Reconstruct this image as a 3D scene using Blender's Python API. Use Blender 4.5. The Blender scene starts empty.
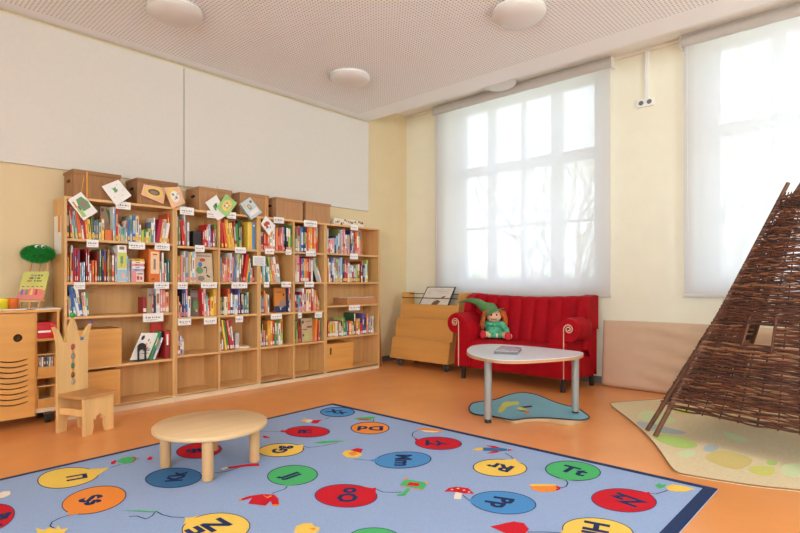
import bpy, bmesh, math, random
from mathutils import Vector, Matrix
random.seed(7)
PI = math.pi
SC = bpy.context.scene
COL = SC.collection

# ------------------------------------------------------------------ camera model (survey of the room)
FPX, CY, CAMH, TH = 531.0, 282.3, 1.1, math.radians(42.7)
FWD = (math.cos(TH), math.sin(TH)); RGT = (math.sin(TH), -math.cos(TH))
def ray(px, py):
    a = (px-400)/FPX; b = -(py-CY)/FPX
    return (FWD[0]+a*RGT[0], FWD[1]+a*RGT[1], b)
def onz(px, py, z=0.0):
    r = ray(px, py); t = (z-CAMH)/r[2]; return Vector((t*r[0], t*r[1], z))
def onx(px, py, X):
    r = ray(px, py); t = X/r[0]; return Vector((X, t*r[1], CAMH+t*r[2]))
def ony(px, py, Y):
    r = ray(px, py); t = Y/r[1]; return Vector((t*r[0], Y, CAMH+t*r[2]))

cam_d = bpy.data.cameras.new('camera'); cam = bpy.data.objects.new('camera', cam_d); COL.objects.link(cam)
cam.location = (0, 0, CAMH); cam.rotation_euler = (PI/2, 0, TH-PI/2)
cam_d.sensor_width = 36; cam_d.lens = FPX/800*36; cam_d.shift_y = (CY-266.5)/800
cam_d.clip_start = 0.05
SC.camera = cam

# ------------------------------------------------------------------ materials
def lin(c):
    c = c/255.0
    return c/12.92 if c <= 0.04045 else ((c+0.055)/1.055)**2.4
def rgb(c): return (lin(c[0]), lin(c[1]), lin(c[2]), 1)
MATS = {}
def nd(nt, t, **kw):
    n = nt.nodes.new(t)
    for k, v in kw.items():
        if k in n.inputs: n.inputs[k].default_value = v
        else: setattr(n, k, v)
    return n
def mat(name, c, rough=0.6, var=0.06, scale=12, bump=0.0, bscale=200, metal=0.0, sheen=0.0, spec=None, stretch=None):
    if name in MATS: return MATS[name]
    m = bpy.data.materials.new(name); m.use_nodes = True; nt = m.node_tree
    p = nt.nodes['Principled BSDF']; L = nt.links
    p.inputs['Roughness'].default_value = rough; p.inputs['Metallic'].default_value = metal
    if sheen: p.inputs['Sheen Weight'].default_value = sheen; p.inputs['Sheen Roughness'].default_value = 0.4
    if spec is not None: p.inputs['Specular IOR Level'].default_value = spec
    tc = nd(nt, 'ShaderNodeTexCoord')
    mp = nd(nt, 'ShaderNodeMapping'); mp.inputs['Scale'].default_value = stretch or (1, 1, 1)
    L.new(tc.outputs['Object'], mp.inputs['Vector'])
    n = nd(nt, 'ShaderNodeTexNoise', Scale=scale, Detail=4.0, Roughness=0.6)
    L.new(mp.outputs[0], n.inputs['Vector'])
    mix = nd(nt, 'ShaderNodeMix', data_type='RGBA')
    b = rgb(c)
    mix.inputs[6].default_value = tuple(max(0, x*(1-var)) for x in b[:3])+(1,)
    mix.inputs[7].default_value = tuple(min(1, x*(1+var)) for x in b[:3])+(1,)
    ramp = nd(nt, 'ShaderNodeMapRange'); ramp.inputs[1].default_value = 0.3; ramp.inputs[2].default_value = 0.7
    L.new(n.outputs['Fac'], ramp.inputs[0]); L.new(ramp.outputs[0], mix.inputs[0]); L.new(mix.outputs[2], p.inputs['Base Color'])
    if bump:
        n2 = nd(nt, 'ShaderNodeTexNoise', Scale=bscale, Detail=3.0)
        L.new(mp.outputs[0], n2.inputs['Vector'])
        bp = nd(nt, 'ShaderNodeBump', Strength=bump, Distance=0.004); L.new(n2.outputs['Fac'], bp.inputs['Height']); L.new(bp.outputs[0], p.inputs['Normal'])
    MATS[name] = m; return m
def wood(name, c, axis='z', rough=0.45, var=0.12, scale=9):
    st = {'x': (0.12, 1.6, 1.6), 'y': (1.6, 0.12, 1.6), 'z': (1.6, 1.6, 0.12)}[axis]
    return mat(name, c, rough=rough, var=var, scale=scale, stretch=st)

M_WALL = mat('wall_cream_paint_lit', (240, 235, 212), 0.85, 0.02, 4, 0.05, 60)  # lighter copy of one cream paint, window glow mixed into the colour
M_WALLA = mat('wall_cream_paint_shaded', (226, 206, 164), 0.85, 0.02, 4, 0.05, 60)  # darker copy of the same paint, left wall's shade mixed into the colour
M_FLOOR = mat('orange_linoleum', (236, 156, 90), 0.26, 0.05, 2.2, 0.0, 300, spec=0.7)
M_PIN = mat('white_pin_panel', (222, 217, 207), 0.8, 0.015, 30)
M_WHITE = mat('white_paint', (240, 238, 232), 0.5, 0.01)
M_FRAME = mat('window_white_paint', (235, 238, 242), 0.4, 0.01)
M_CREAMTRIM = mat('trim_white', (236, 230, 214), 0.5, 0.01)
M_GREYBASE = mat('grey_baseboard_vinyl', (112, 108, 104), 0.6, 0.05)
M_BIRCH = wood('birch_veneer_upright', (218, 171, 110), 'z')
M_BIRCHX = wood('birch_veneer_shelf', (224, 178, 118), 'x')
M_PALE = wood('pale_plinth_birch', (228, 206, 170), 'x', var=0.06)
M_BEECH = wood('beech_veneer', (222, 162, 86), 'y', var=0.08)
M_BEECHX = wood('beech_veneer_door', (222, 162, 84), 'x', var=0.08)
M_TABLE = wood('maple_table', (226, 190, 142), 'x', var=0.08, scale=7)
M_LEGW = wood('beech_leg', (216, 170, 118), 'z', var=0.08)
M_CHAIR = wood('pine_chair', (230, 190, 128), 'z', var=0.12, scale=6)
M_SEATW = wood('brown_worn_seat_wood', (196, 144, 88), 'x', var=0.2, scale=7)
M_KRAFT = wood('wood_print_cardboard', (164, 118, 76), 'z', 0.75, 0.2, 22)
M_KRAFTL = wood('wood_print_cardboard_lid', (156, 112, 72), 'x', 0.75, 0.2, 22)
M_KRAFT2 = wood('light_wood_print_cardboard', (186, 138, 94), 'z', 0.75, 0.16, 22)
M_KRAFT2L = wood('light_wood_print_cardboard_lid', (180, 132, 90), 'x', 0.75, 0.16, 22)
M_CARD = mat('brown_cardboard', (190, 132, 84), 0.85, 0.05)
M_DARK = mat('slot_painted_shade', (40, 30, 22), 0.8, 0.05)  # near-black that paints the shade inside finger slots and handle holes
M_CAST = mat('castor_grey', (78, 74, 72), 0.5, 0.05)
M_BLACK = mat('black_plastic', (32, 32, 34), 0.5, 0.05)
M_GREYPL = mat('grey_plastic', (112, 112, 112), 0.5, 0.05)
M_STEEL = mat('grey_metal', (160, 158, 152), 0.45, 0.03, metal=0.3)
M_WIRE = mat('dark_wire', (86, 76, 68), 0.4, 0.05, metal=0.6)
M_PAPER = mat('white_paper', (240, 238, 232), 0.7, 0.01)
M_PAGES = mat('book_pages', (232, 222, 204), 0.8, 0.05, 200)
M_INK = mat('dark_ink', (70, 70, 76), 0.7, 0.02)
M_RED = mat('red_velvet', (170, 9, 26), 0.7, 0.16, 9, 0.06, 400, sheen=0.0, spec=0.15)
M_TRIM = mat('cream_piping', (224, 190, 160), 0.7, 0.04)
M_LEG = mat('dark_brown_leg', (46, 30, 24), 0.5, 0.1)
M_LAMP = mat('opal_lamp_glass', (216, 210, 202), 0.3, 0.01)
M_RUG = mat('blue_carpet', (156, 176, 212), 0.95, 0.07, 120, 0.25, 700, spec=0.05)
M_NAVY = mat('navy_carpet_edge', (52, 66, 100), 0.95, 0.08, 100, 0.2, 600, spec=0.05)
M_ALU = mat('aluminium_cassette', (206, 204, 198), 0.45, 0.02)

# ------------------------------------------------------------------ mesh builder
class MB:
    def __init__(s): s.v = []; s.f = []; s.m = []; s.sm = []; s.mats = []
    def mi(s, m):
        if m not in s.mats: s.mats.append(m)
        return s.mats.index(m)
    def add(s, vs, fs, m, smooth=False):
        o = len(s.v); s.v += [tuple(v) for v in vs]; k = s.mi(m)
        for f in fs:
            s.f.append([i+o for i in f]); s.m.append(k); s.sm.append(smooth)
    def box(s, x0, x1, y0, y1, z0, z1, m):
        vs = [(x0,y0,z0),(x1,y0,z0),(x1,y1,z0),(x0,y1,z0),(x0,y0,z1),(x1,y0,z1),(x1,y1,z1),(x0,y1,z1)]
        s.add(vs, [(0,3,2,1),(4,5,6,7),(0,1,5,4),(1,2,6,5),(2,3,7,6),(3,0,4,7)], m)
    def obox(s, o, ex, ey, ez, m):          # parallelepiped from a corner and three edge vectors
        o, ex, ey, ez = Vector(o), Vector(ex), Vector(ey), Vector(ez)
        if ex.cross(ey).dot(ez) < 0: o = o+ex; ex = -ex
        vs = [o, o+ex, o+ex+ey, o+ey, o+ez, o+ex+ez, o+ex+ey+ez, o+ey+ez]
        s.add(vs, [(0,3,2,1),(4,5,6,7),(0,1,5,4),(1,2,6,5),(2,3,7,6),(3,0,4,7)], m)
    def quad(s, a, b, c, d, m): s.add([a, b, c, d], [(0, 1, 2, 3)], m)
    def tube(s, pts, r, m, n=8, caps=True, smooth=True):
        pts = [Vector(p) for p in pts]; N = len(pts)
        rs = r if isinstance(r, (list, tuple)) else [r]*N
        up = None; rings = []
        for i, p in enumerate(pts):
            t = (pts[min(i+1, N-1)]-pts[max(i-1, 0)])
            if t.length < 1e-9: t = Vector((0, 0, 1))
            t.normalize()
            if up is None:
                up = Vector((0, 0, 1)) if abs(t.z) < 0.9 else Vector((1, 0, 0))
            a = t.cross(up)
            if a.length < 1e-6: a = t.cross(Vector((0, 1, 0)))
            a.normalize(); b = a.cross(t); up = b
            rings.append([p+(a*math.cos(2*PI*k/n)+b*math.sin(2*PI*k/n))*rs[i] for k in range(n)])
        vs = [v for rg in rings for v in rg]; fs = []
        for i in range(N-1):
            for k in range(n):
                fs.append((i*n+k, i*n+(k+1) % n, (i+1)*n+(k+1) % n, (i+1)*n+k))
        s.add(vs, [tuple(reversed(f)) for f in fs], m, smooth)
        if caps:
            s.add(rings[0], [tuple(range(n))], m); s.add(rings[-1], [tuple(reversed(range(n)))], m)
    def cyl(s, p0, p1, r, m, n=20, r1=None): s.tube([p0, p1], [r, r if r1 is None else r1], m, n)
    def lathe(s, prof, m, n=32, c=(0, 0, 0), sx=1, sy=1):
        vs = []; fs = []
        for (r, z) in prof:
            for k in range(n):
                a = 2*PI*k/n; vs.append((c[0]+r*math.cos(a)*sx, c[1]+r*math.sin(a)*sy, c[2]+z))
        for i in range(len(prof)-1):
            for k in range(n):
                fs.append((i*n+k, i*n+(k+1) % n, (i+1)*n+(k+1) % n, (i+1)*n+k))
        s.add(vs, fs, m, True)
    def ball(s, c, r, m, n=16, sq=(1, 1, 1)):
        prof = []; vs = []; fs = []; R = n//2
        for i in range(R+1):
            ph = PI*i/R
            for k in range(n):
                a = 2*PI*k/n
                vs.append((c[0]+r*sq[0]*math.sin(ph)*math.cos(a), c[1]+r*sq[1]*math.sin(ph)*math.sin(a), c[2]+r*sq[2]*math.cos(ph)))
        for i in range(R):
            for k in range(n): fs.append((i*n+k, (i+1)*n+k, (i+1)*n+(k+1) % n, i*n+(k+1) % n))
        s.add(vs, fs, m, True)
    def prism(s, pts, e3, m, smooth=False):       # convex or concave 3D polygon pushed along e3
        pts = [Vector(p) for p in pts]; e3 = Vector(e3); n = len(pts)
        nrm = Vector((0, 0, 0))
        for i in range(n):
            a, b = pts[i], pts[(i+1) % n]; nrm += a.cross(b)
        if nrm.dot(e3) < 0: pts.reverse()
        vs = pts+[p+e3 for p in pts]
        s.add(vs, [tuple(reversed(range(n))), tuple(range(n, 2*n))], m)
        s.add(vs, [(i, (i+1) % n, n+(i+1) % n, n+i) for i in range(n)], m, smooth)
    def poly(s, pts, m):                           # flat upward-facing polygon
        pts = [Vector(p) for p in pts]; a = 0
        for i in range(len(pts)):
            p, q = pts[i], pts[(i+1) % len(pts)]; a += p.x*q.y-q.x*p.y
        if a < 0: pts.reverse()
        s.add(pts, [tuple(range(len(pts)))], m)
    def plate(s, outlines, th, o, e1, e2, m):      # board with real cut-outs: first outline is the rim, others are holes
        cu = bpy.data.curves.new('tmp', 'CURVE'); cu.dimensions = '2D'; cu.fill_mode = 'BOTH'; cu.extrude = th/2
        for ol in outlines:
            sp = cu.splines.new('POLY'); sp.points.add(len(ol)-1); sp.use_cyclic_u = True
            for i, (x, y) in enumerate(ol): sp.points[i].co = (x, y, 0, 1)
        s._conv(cu, o, e1, e2, m)
    def text(s, body, size, o, e1, e2, m, ext=0.0, off=0.0):
        cu = bpy.data.curves.new('tmp', 'FONT'); cu.body = body; cu.size = size; cu.align_x = 'CENTER'; cu.align_y = 'CENTER'
        cu.extrude = ext; cu.offset = off; cu.resolution_u = 2
        s._conv(cu, o, e1, e2, m)
    def _conv(s, cu, o, e1, e2, m):
        ob = bpy.data.objects.new('tmp', cu); COL.objects.link(ob)
        dg = bpy.context.evaluated_depsgraph_get(); ev = ob.evaluated_get(dg); me = ev.to_mesh()
        o, e1, e2 = Vector(o), Vector(e1), Vector(e2); e3 = e1.cross(e2)
        if e3.length: e3.normalize()
        vs = [o+e1*v.co.x+e2*v.co.y+e3*v.co.z for v in me.vertices]
        s.add(vs, [tuple(p.vertices) for p in me.polygons], m)
        ev.to_mesh_clear(); bpy.data.objects.remove(ob); bpy.data.curves.remove(cu)
    def mesh(s, name):
        me = bpy.data.meshes.new(name); me.from_pydata(s.v, [], s.f)
        for m in s.mats: me.materials.append(m)
        me.polygons.foreach_set('material_index', s.m); me.polygons.foreach_set('use_smooth', s.sm)
        me.update(); return me
    def build(s, name, parent=None, loc=(0, 0, 0), bevel=0.0, sub=0, seg=2):
        # vertices are given in world (or thing) space; loc becomes the origin of the object
        L = Vector(loc)
        s.v = [tuple(Vector(v)-L) for v in s.v]
        o = bpy.data.objects.new(name, s.mesh(name)); COL.objects.link(o)
        if parent is not None:
            o.parent = parent; o.location = L-(parent.location if parent.get('world') else Vector((0, 0, 0)))
        else: o.location = L
        if bevel:
            b = o.modifiers.new('bevel', 'BEVEL'); b.width = bevel; b.segments = seg; b.limit_method = 'ANGLE'; b.angle_limit = math.radians(40)
        if sub:
            b = o.modifiers.new('sub', 'SUBSURF'); b.levels = sub; b.render_levels = sub
        return o
def tag(o, label, cat, group=None):
    o['label'] = label; o['category'] = cat
    if group: o['group'] = group
    return o
def thing(name, label, cat, loc=(0, 0, 0), rz=0, group=None):
    o = bpy.data.objects.new(name, None); COL.objects.link(o); o.location = loc; o.rotation_euler = (0, 0, rz)
    o.empty_display_size = 0.1
    return tag(o, label, cat, group)
def part(mb, name, parent, bevel=0.0, label=None, seg=2, sub=0):
    """part of a thing whose mesh was laid out in world space; the thing has no rotation"""
    L = Vector(parent.location)
    p = parent.parent
    while p is not None: L += Vector(p.location); p = p.parent
    mb.v = [tuple(Vector(v)-L) for v in mb.v]
    o = bpy.data.objects.new(name, mb.mesh(name)); COL.objects.link(o); o.parent = parent
    if bevel:
        b = o.modifiers.new('bevel', 'BEVEL'); b.width = bevel; b.segments = seg; b.limit_method = 'ANGLE'; b.angle_limit = math.radians(40)
    if sub:
        b = o.modifiers.new('sub', 'SUBSURF'); b.levels = sub; b.render_levels = sub
    if label: o['label'] = label
    return o
def lpart(mb, name, parent, bevel=0.0, label=None, seg=2):
    """part laid out in the thing's own space"""
    o = bpy.data.objects.new(name, mb.mesh(name)); COL.objects.link(o); o.parent = parent
    if bevel:
        b = o.modifiers.new('bevel', 'BEVEL'); b.width = bevel; b.segments = seg; b.limit_method = 'ANGLE'; b.angle_limit = math.radians(40)
    if label: o['label'] = label
    return o
def struct(mb, name, bevel=0.0, parent=None):
    o = mb.build(name, bevel=bevel)
    if parent is not None: o.parent = parent
    else: o['kind'] = 'structure'
    return o
def ell(cx, cy, a, b, tilt=0, n=28, egg=0.0):
    out = []
    for k in range(n):
        t = 2*PI*k/n; x = a*math.cos(t); y = b*math.sin(t)*(1+egg*math.cos(t))
        out.append((cx+x*math.cos(tilt)-y*math.sin(tilt), cy+x*math.sin(tilt)+y*math.cos(tilt)))
    return out

# ------------------------------------------------------------------ the room
XB, YA, ZC, ZT = 5.74, 5.17, 3.26, 3.50        # window wall, bookcase wall, hung ceiling, upper ceiling
XN, YN = -2.6, -2.8                            # walls behind the camera
b = MB(); b.box(XN-.3, XB+.35, YN-.3, YA+.3, -.1, 0, M_FLOOR); struct(b, 'floor')
b = MB(); b.box(XN-.3, XB+.3, YA, YA+.3, 0, ZT+.1, M_WALLA); struct(b, 'wall_left')
# window wall with three openings
OPEN = [(2.26, 4.47), (-.78, 1.41), (-2.7, -1.1)]
ZO0, ZO1 = 1.02, 3.44
b = MB()
b.box(XB, XB+.32, YN, YA+.3, 0, ZO0, M_WALL); b.box(XB, XB+.32, YN, YA+.3, ZO1, ZT+.1, M_WALL)
ys = [YA+.3]
for (y0, y1) in OPEN: ys += [y1, y0]
ys.append(YN-.3)
for i in range(0, len(ys), 2): b.box(XB, XB+.32, ys[i+1], ys[i], ZO0, ZO1, M_WALL)
struct(b, 'wall_right')
# walls behind the camera, with unseen window openings added for fill daylight
b = MB()
b.box(XN-.3, XN, YN-.3, YA, 0, .8, M_WALL); b.box(XN-.3, XN, YN-.3, YA, 3.2, ZT+.1, M_WALL)
for (y0, y1) in [(YN-.3, -2.4), (-.5, -.2), (1.4, YA)]: b.box(XN-.3, XN, y0, y1, .8, 3.2, M_WALL)
struct(b, 'wall_back')
b = MB()
b.box(XN, XB, YN-.3, YN, 0, .8, M_WALL); b.box(XN, XB, YN-.3, YN, 3.2, ZT+.1, M_WALL)
for (x0, x1) in [(XN, 1.6), (3.2, XB)]: b.box(x0, x1, YN-.3, YN, .8, 3.2, M_WALL)
struct(b, 'wall_front')
# ceilings: upper one and the hung perforated one
b = MB(); b.box(XN, XB, YN, YA, ZT, ZT+.1, M_WHITE); struct(b, 'ceiling_upper')
def perforated():
    m = bpy.data.materials.new('perforated_ceiling_board'); m.use_nodes = True; nt = m.node_tree; L = nt.links
    p = nt.nodes['Principled BSDF']; p.inputs['Roughness'].default_value = 0.85
    tc = nd(nt, 'ShaderNodeTexCoord'); sep = nd(nt, 'ShaderNodeSeparateXYZ'); L.new(tc.outputs['Object'], sep.inputs[0])
    def mth(op, a, bb=None, c=None):
        n = nd(nt, 'ShaderNodeMath', operation=op)
        for i, x in enumerate((a, bb, c)):
            if x is None: continue
            if isinstance(x, (int, float)): n.inputs[i].default_value = x
            else: L.new(x, n.inputs[i])
        return n.outputs[0]
    P = 0.030
    fx = mth('SUBTRACT', mth('FRACT', mth('DIVIDE', sep.outputs[0], P)), 0.5)
    fy = mth('SUBTRACT', mth('FRACT', mth('DIVIDE', sep.outputs[1], P)), 0.5)
    d = mth('SQRT', mth('ADD', mth('MULTIPLY', fx, fx), mth('MULTIPLY', fy, fy)))
    hole = mth('LESS_THAN', d, 0.22)
    inx = mth('LESS_THAN', sep.outputs[0], 4.65); iny = mth('LESS_THAN', sep.outputs[1], 5.01)
    hole = mth('MULTIPLY', mth('MULTIPLY', hole, inx), iny)
    mix = nd(nt, 'ShaderNodeMix', data_type='RGBA'); mix.inputs[6].default_value = rgb((242, 243, 242)); mix.inputs[7].default_value = rgb((176, 162, 150))
    L.new(hole, mix.inputs[0]); L.new(mix.outputs[2], p.inputs['Base Color'])
    return m
b = MB(); b.box(XN, 4.95, YN, YA-.005, ZC, ZT-.002, perforated()); struct(b, 'ceiling')
# baseboards
b = MB(); b.box(4.86, XB, YA-.014, YA, 0, .075, M_GREYBASE); struct(b, 'baseboard_left')
b = MB(); b.box(XB-.014, XB, YN, YA-.014, 0, .075, M_GREYBASE); struct(b, 'baseboard_right')
# cornice strip along the window wall
b = MB(); b.box(XB-.03, XB, YN, YA, ZT-.035, ZT, M_CREAMTRIM); struct(b, 'trim_1', 0.004)
# pin panels on the bookcase wall
for (x0, x1, lab) in [(-2.0, 2.412, 'long white pin panel high on the wall, left of the panel seam'), (2.420, 4.953, 'white pin panel high on the wall, right of the seam, ending near the corner')]:
    b = MB(); b.box(x0, x1, YA-.03, YA-.001, 2.053, 3.232, M_PIN)
    tag(b.build('pin_board', loc=((x0+x1)/2, YA-.001, 2.64), bevel=0.003), lab, 'pin board', 'white pin panels above the bookcases')

# windows
def glass():
    m = bpy.data.materials.new('window_glass'); m.use_nodes = True; nt = m.node_tree; nt.nodes.clear(); L = nt.links
    t = nd(nt, 'ShaderNodeBsdfTransparent'); g = nd(nt, 'ShaderNodeBsdfGlossy'); g.inputs['Roughness'].default_value = 0.02
    f = nd(nt, 'ShaderNodeFresnel', IOR=1.45); mx = nd(nt, 'ShaderNodeMixShader'); o = nd(nt, 'ShaderNodeOutputMaterial')
    L.new(f.outputs[0], mx.inputs[0]); L.new(t.outputs[0], mx.inputs[1]); L.new(g.outputs[0], mx.inputs[2]); L.new(mx.outputs[0], o.inputs[0])
    return m
M_GLASS = glass()
XW = 6.0
def window(n, y0, y1, panes):
    """panes: list of (ya, yb) clear glass ranges, from high y to low y"""
    root = bpy.data.objects.new('window_%d' % n, None); COL.objects.link(root); root.location = (XW, (y0+y1)/2, ZO0); root['kind'] = 'structure'
    T0, T1, L0, L1, B = 2.66, 3.39, 1.152, 2.53, 1.825
    f = MB(); X0, X1 = XW-.01, XW+.06
    f.box(X0, X1, y0, y1, ZO0, L0, M_FRAME); f.box(X0, X1, y0, y1, T1, ZO1, M_FRAME)
    edges = [y1]+[v for p in panes for v in p]+[y0]
    for i in range(0, len(edges), 2): f.box(X0, X1, edges[i+1], edges[i], L0, T1, M_FRAME)
    for (ya, yb) in panes:
        f.box(X0-.012, X1, yb, ya, L1, T0, M_FRAME)
    part(f, 'window_frame', root, 0.006)
    s_ = MB()
    for (ya, yb) in panes: s_.box(X0+.015, X1-.015, yb, ya, B-.016, B+.016, M_FRAME)
    part(s_, 'glazing_bar', root)
    for i in (0,):
        h = MB(); h.box(X0-.04, X0-.02, edges[2]+.02, edges[2]+.04, 1.75, 1.87, M_STEEL); h.cyl((X0-.02, edges[2]+.03, 1.86), (X0, edges[2]+.03, 1.86), .008, M_STEEL, 10); part(h, 'window_handle', root, 0.003)
    for (ya, yb) in panes:
        for (a0, a1) in ((L0, L1), (T0, T1)):
            g = MB(); g.quad((XW+.025, yb, a0), (XW+.025, yb, a1), (XW+.025, ya, a1), (XW+.025, ya, a0), M_GLASS); part(g, 'glass_pane', root)
    sl = MB(); sl.box(XB+.005, XW-.012, y0, y1, ZO0+.001, ZO0+.03, M_FRAME); part(sl, 'window_sill', root, 0.004)
    return root
window(1, 2.262, 4.468, [(4.298, 3.945), (3.815, 3.445), (3.388, 3.034), (2.879, 2.495)])
window(2, -.778, 1.408, [(1.23, .817), (.696, .33), (.27, -.09), (-.21, -.62)])
window(3, -2.698, -1.102, [(-1.2, -1.6), (-1.7, -2.1), (-2.2, -2.6)])  # unseen third window, added wide and without a blind for more daylight
# plain frames in the added fill-light windows behind the camera
k = 4
for (y0, y1) in [(-2.4, -.5), (-.2, 1.4)]:
    f = MB(); c = (y0+y1)/2
    for (a, b0) in [(y0, y0+.07), (c-.04, c+.04), (y1-.07, y1)]: f.box(XN-.2, XN-.13, a, b0, .8, 3.2, M_FRAME)
    for (a, b0) in [(.8, .88), (2.3, 2.38), (3.12, 3.2)]: f.box(XN-.2, XN-.13, y0+.07, c-.04, a, b0, M_FRAME); f.box(XN-.2, XN-.13, c+.04, y1-.07, a, b0, M_FRAME)
    struct(f, 'window_%d' % k); k += 1
for (x0, x1) in [(1.6, 3.2)]:
    f = MB(); c = (x0+x1)/2
    for (a, b0) in [(x0, x0+.07), (c-.04, c+.04), (x1-.07, x1)]: f.box(a, b0, YN-.2, YN-.13, .8, 3.2, M_FRAME)
    for (a, b0) in [(.8, .88), (2.3, 2.38), (3.12, 3.2)]: f.box(x0+.07, c-.04, YN-.2, YN-.13, a, b0, M_FRAME); f.box(c+.04, x1-.07, YN-.2, YN-.13, a, b0, M_FRAME)
    struct(f, 'window_%d' % k); k += 1

# roller blinds
def blind_cloth():
    m = bpy.data.materials.new('sheer_blind_cloth'); m.use_nodes = True; nt = m.node_tree; nt.nodes.clear(); L = nt.links
    t = nd(nt, 'ShaderNodeBsdfTransparent'); t.inputs[0].default_value = (1, 1, 1, 1)
    tl = nd(nt, 'ShaderNodeBsdfTranslucent'); tl.inputs[0].default_value = (.67, .65, .70, 1)
    df = nd(nt, 'ShaderNodeBsdfDiffuse'); df.inputs[0].default_value = rgb((238, 234, 228))
    tc = nd(nt, 'ShaderNodeTexCoord'); n = nd(nt, 'ShaderNodeTexNoise', Scale=60.0, Detail=2.0); L.new(tc.outputs['Object'], n.inputs['Vector'])
    mr = nd(nt, 'ShaderNodeMapRange'); mr.inputs[3].default_value = 0.885; mr.inputs[4].default_value = 0.895; L.new(n.outputs['Fac'], mr.inputs[0])
    m1 = nd(nt, 'ShaderNodeMixShader'); m1.inputs[0].default_value = 0.42; L.new(tl.outputs[0], m1.inputs[1]); L.new(df.outputs[0], m1.inputs[2])
    m2 = nd(nt, 'ShaderNodeMixShader'); L.new(mr.outputs[0], m2.inputs[0]); L.new(t.outputs[0], m2.inputs[1]); L.new(m1.outputs[0], m2.inputs[2])
    o = nd(nt, 'ShaderNodeOutputMaterial'); L.new(m2.outputs[0], o.inputs[0]); return m
M_BLIND = blind_cloth()
def roller_blind(y0, y1, z0, lab):
    XF = 5.67
    t = thing('roller_blind', lab, 'roller blind', (XF, (y0+y1)/2, ZT), 0, 'white sheer roller blinds')
    c = MB(); c.tube([(XF, y0, 3.436), (XF, y1, 3.436)], .052, M_ALU, 24); c.box(XF-.02, XF+.02, y0, y1, 3.47, 3.497, M_ALU); part(c, 'cassette', t)
    f = MB(); N = 26; vs = []; fs = []
    for i in range(N+1):
        y = y0+.015+(y1-y0-.03)*i/N
        for j in range(13):
            z = z0+(3.42-z0)*j/12; e = (1-j/12)
            vs.append((XF+.006*math.sin(i*.55)*e+.004*math.sin(i*1.7+j), y, z))
    for i in range(N):
        for j in range(12): fs.append((i*13+j, (i+1)*13+j, (i+1)*13+j+1, i*13+j+1))
    f.add(vs, fs, M_BLIND, True); part(f, 'blind_cloth', t)
    r = MB(); r.box(XF-.008, XF+.008, y0+.012, y1-.012, z0-.012, z0+.012, M_ALU); part(r, 'bottom_bar', t, 0.003)
    for yy in (y0-.018, y1+.002):
        k = MB(); k.box(XF-.03, XB-.001, yy, yy+.016, 3.38, 3.495, M_WHITE); part(k, 'bracket', t, 0.003)
    h = MB(); h.tube([(XF-.02, y1-.05, 3.38), (XF-.025, y1-.055, 2.4), (XF-.02, y1-.06, 1.6)], .0025, M_WHITE, 6); part(h, 'pull_cord', t)
roller_blind(2.174, 4.598, .948, 'sheer white roller blind over the window behind the red sofa')
roller_blind(-.95, 1.491, .968, 'sheer white roller blind over the window behind the wicker tepee')

# wall socket and its trunking
t = thing('wall_socket', 'white double wall socket hanging below a cable duct between the windows', 'socket', (XB, 1.845, 2.945))
b = MB(); b.box(XB-.035, XB-.001, 1.762, 1.926, 2.905, 2.985, M_WHITE); part(b, 'socket_plate', t, 0.006)
for yy in (1.805, 1.885):
    b = MB(); b.cyl((XB-.037, yy, 2.945), (XB-.0345, yy, 2.945), .024, M_GREYPL, 18); part(b, 'socket_hole', t)
b = MB(); b.box(XB-.03, XB-.001, 1.812, 1.852, 2.985, ZT-.036, M_WHITE); part(b, 'cable_duct', t, 0.004)

# ceiling lamps
def lamp(c, zz, lab):
    t = thing('ceiling_lamp', lab, 'ceiling lamp', (c[0], c[1], zz), 0, 'round opal ceiling lamps')
    b = MB(); b.lathe([(0.0, -.001), (.205, -.001), (.205, -.022), (.195, -.028)], M_WHITE, 40, (c[0], c[1], zz)); part(b, 'lamp_base', t)
    b = MB(); prof = [(.21*math.cos(a), -.024-.078*math.sin(a)) for a in [PI/2*i/12 for i in range(13)]]
    b.lathe(prof, M_LAMP, 40, (c[0], c[1], zz)); part(b, 'lamp_shade', t)
lamp(onz(175, 9, ZC), ZC, 'round white ceiling lamp nearest the bookcase wall, above the leftmost bookcase')
lamp(onz(350, 75.5, ZC), ZC, 'round white ceiling lamp nearest the room corner')
lamp(onz(519, 10, ZC), ZC, 'round white ceiling lamp nearest the window wall on the perforated ceiling')
lamp(Vector((5.44, 3.42, 0)), ZT, 'half hidden white ceiling lamp in the recess above the sofa window blind')

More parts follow.
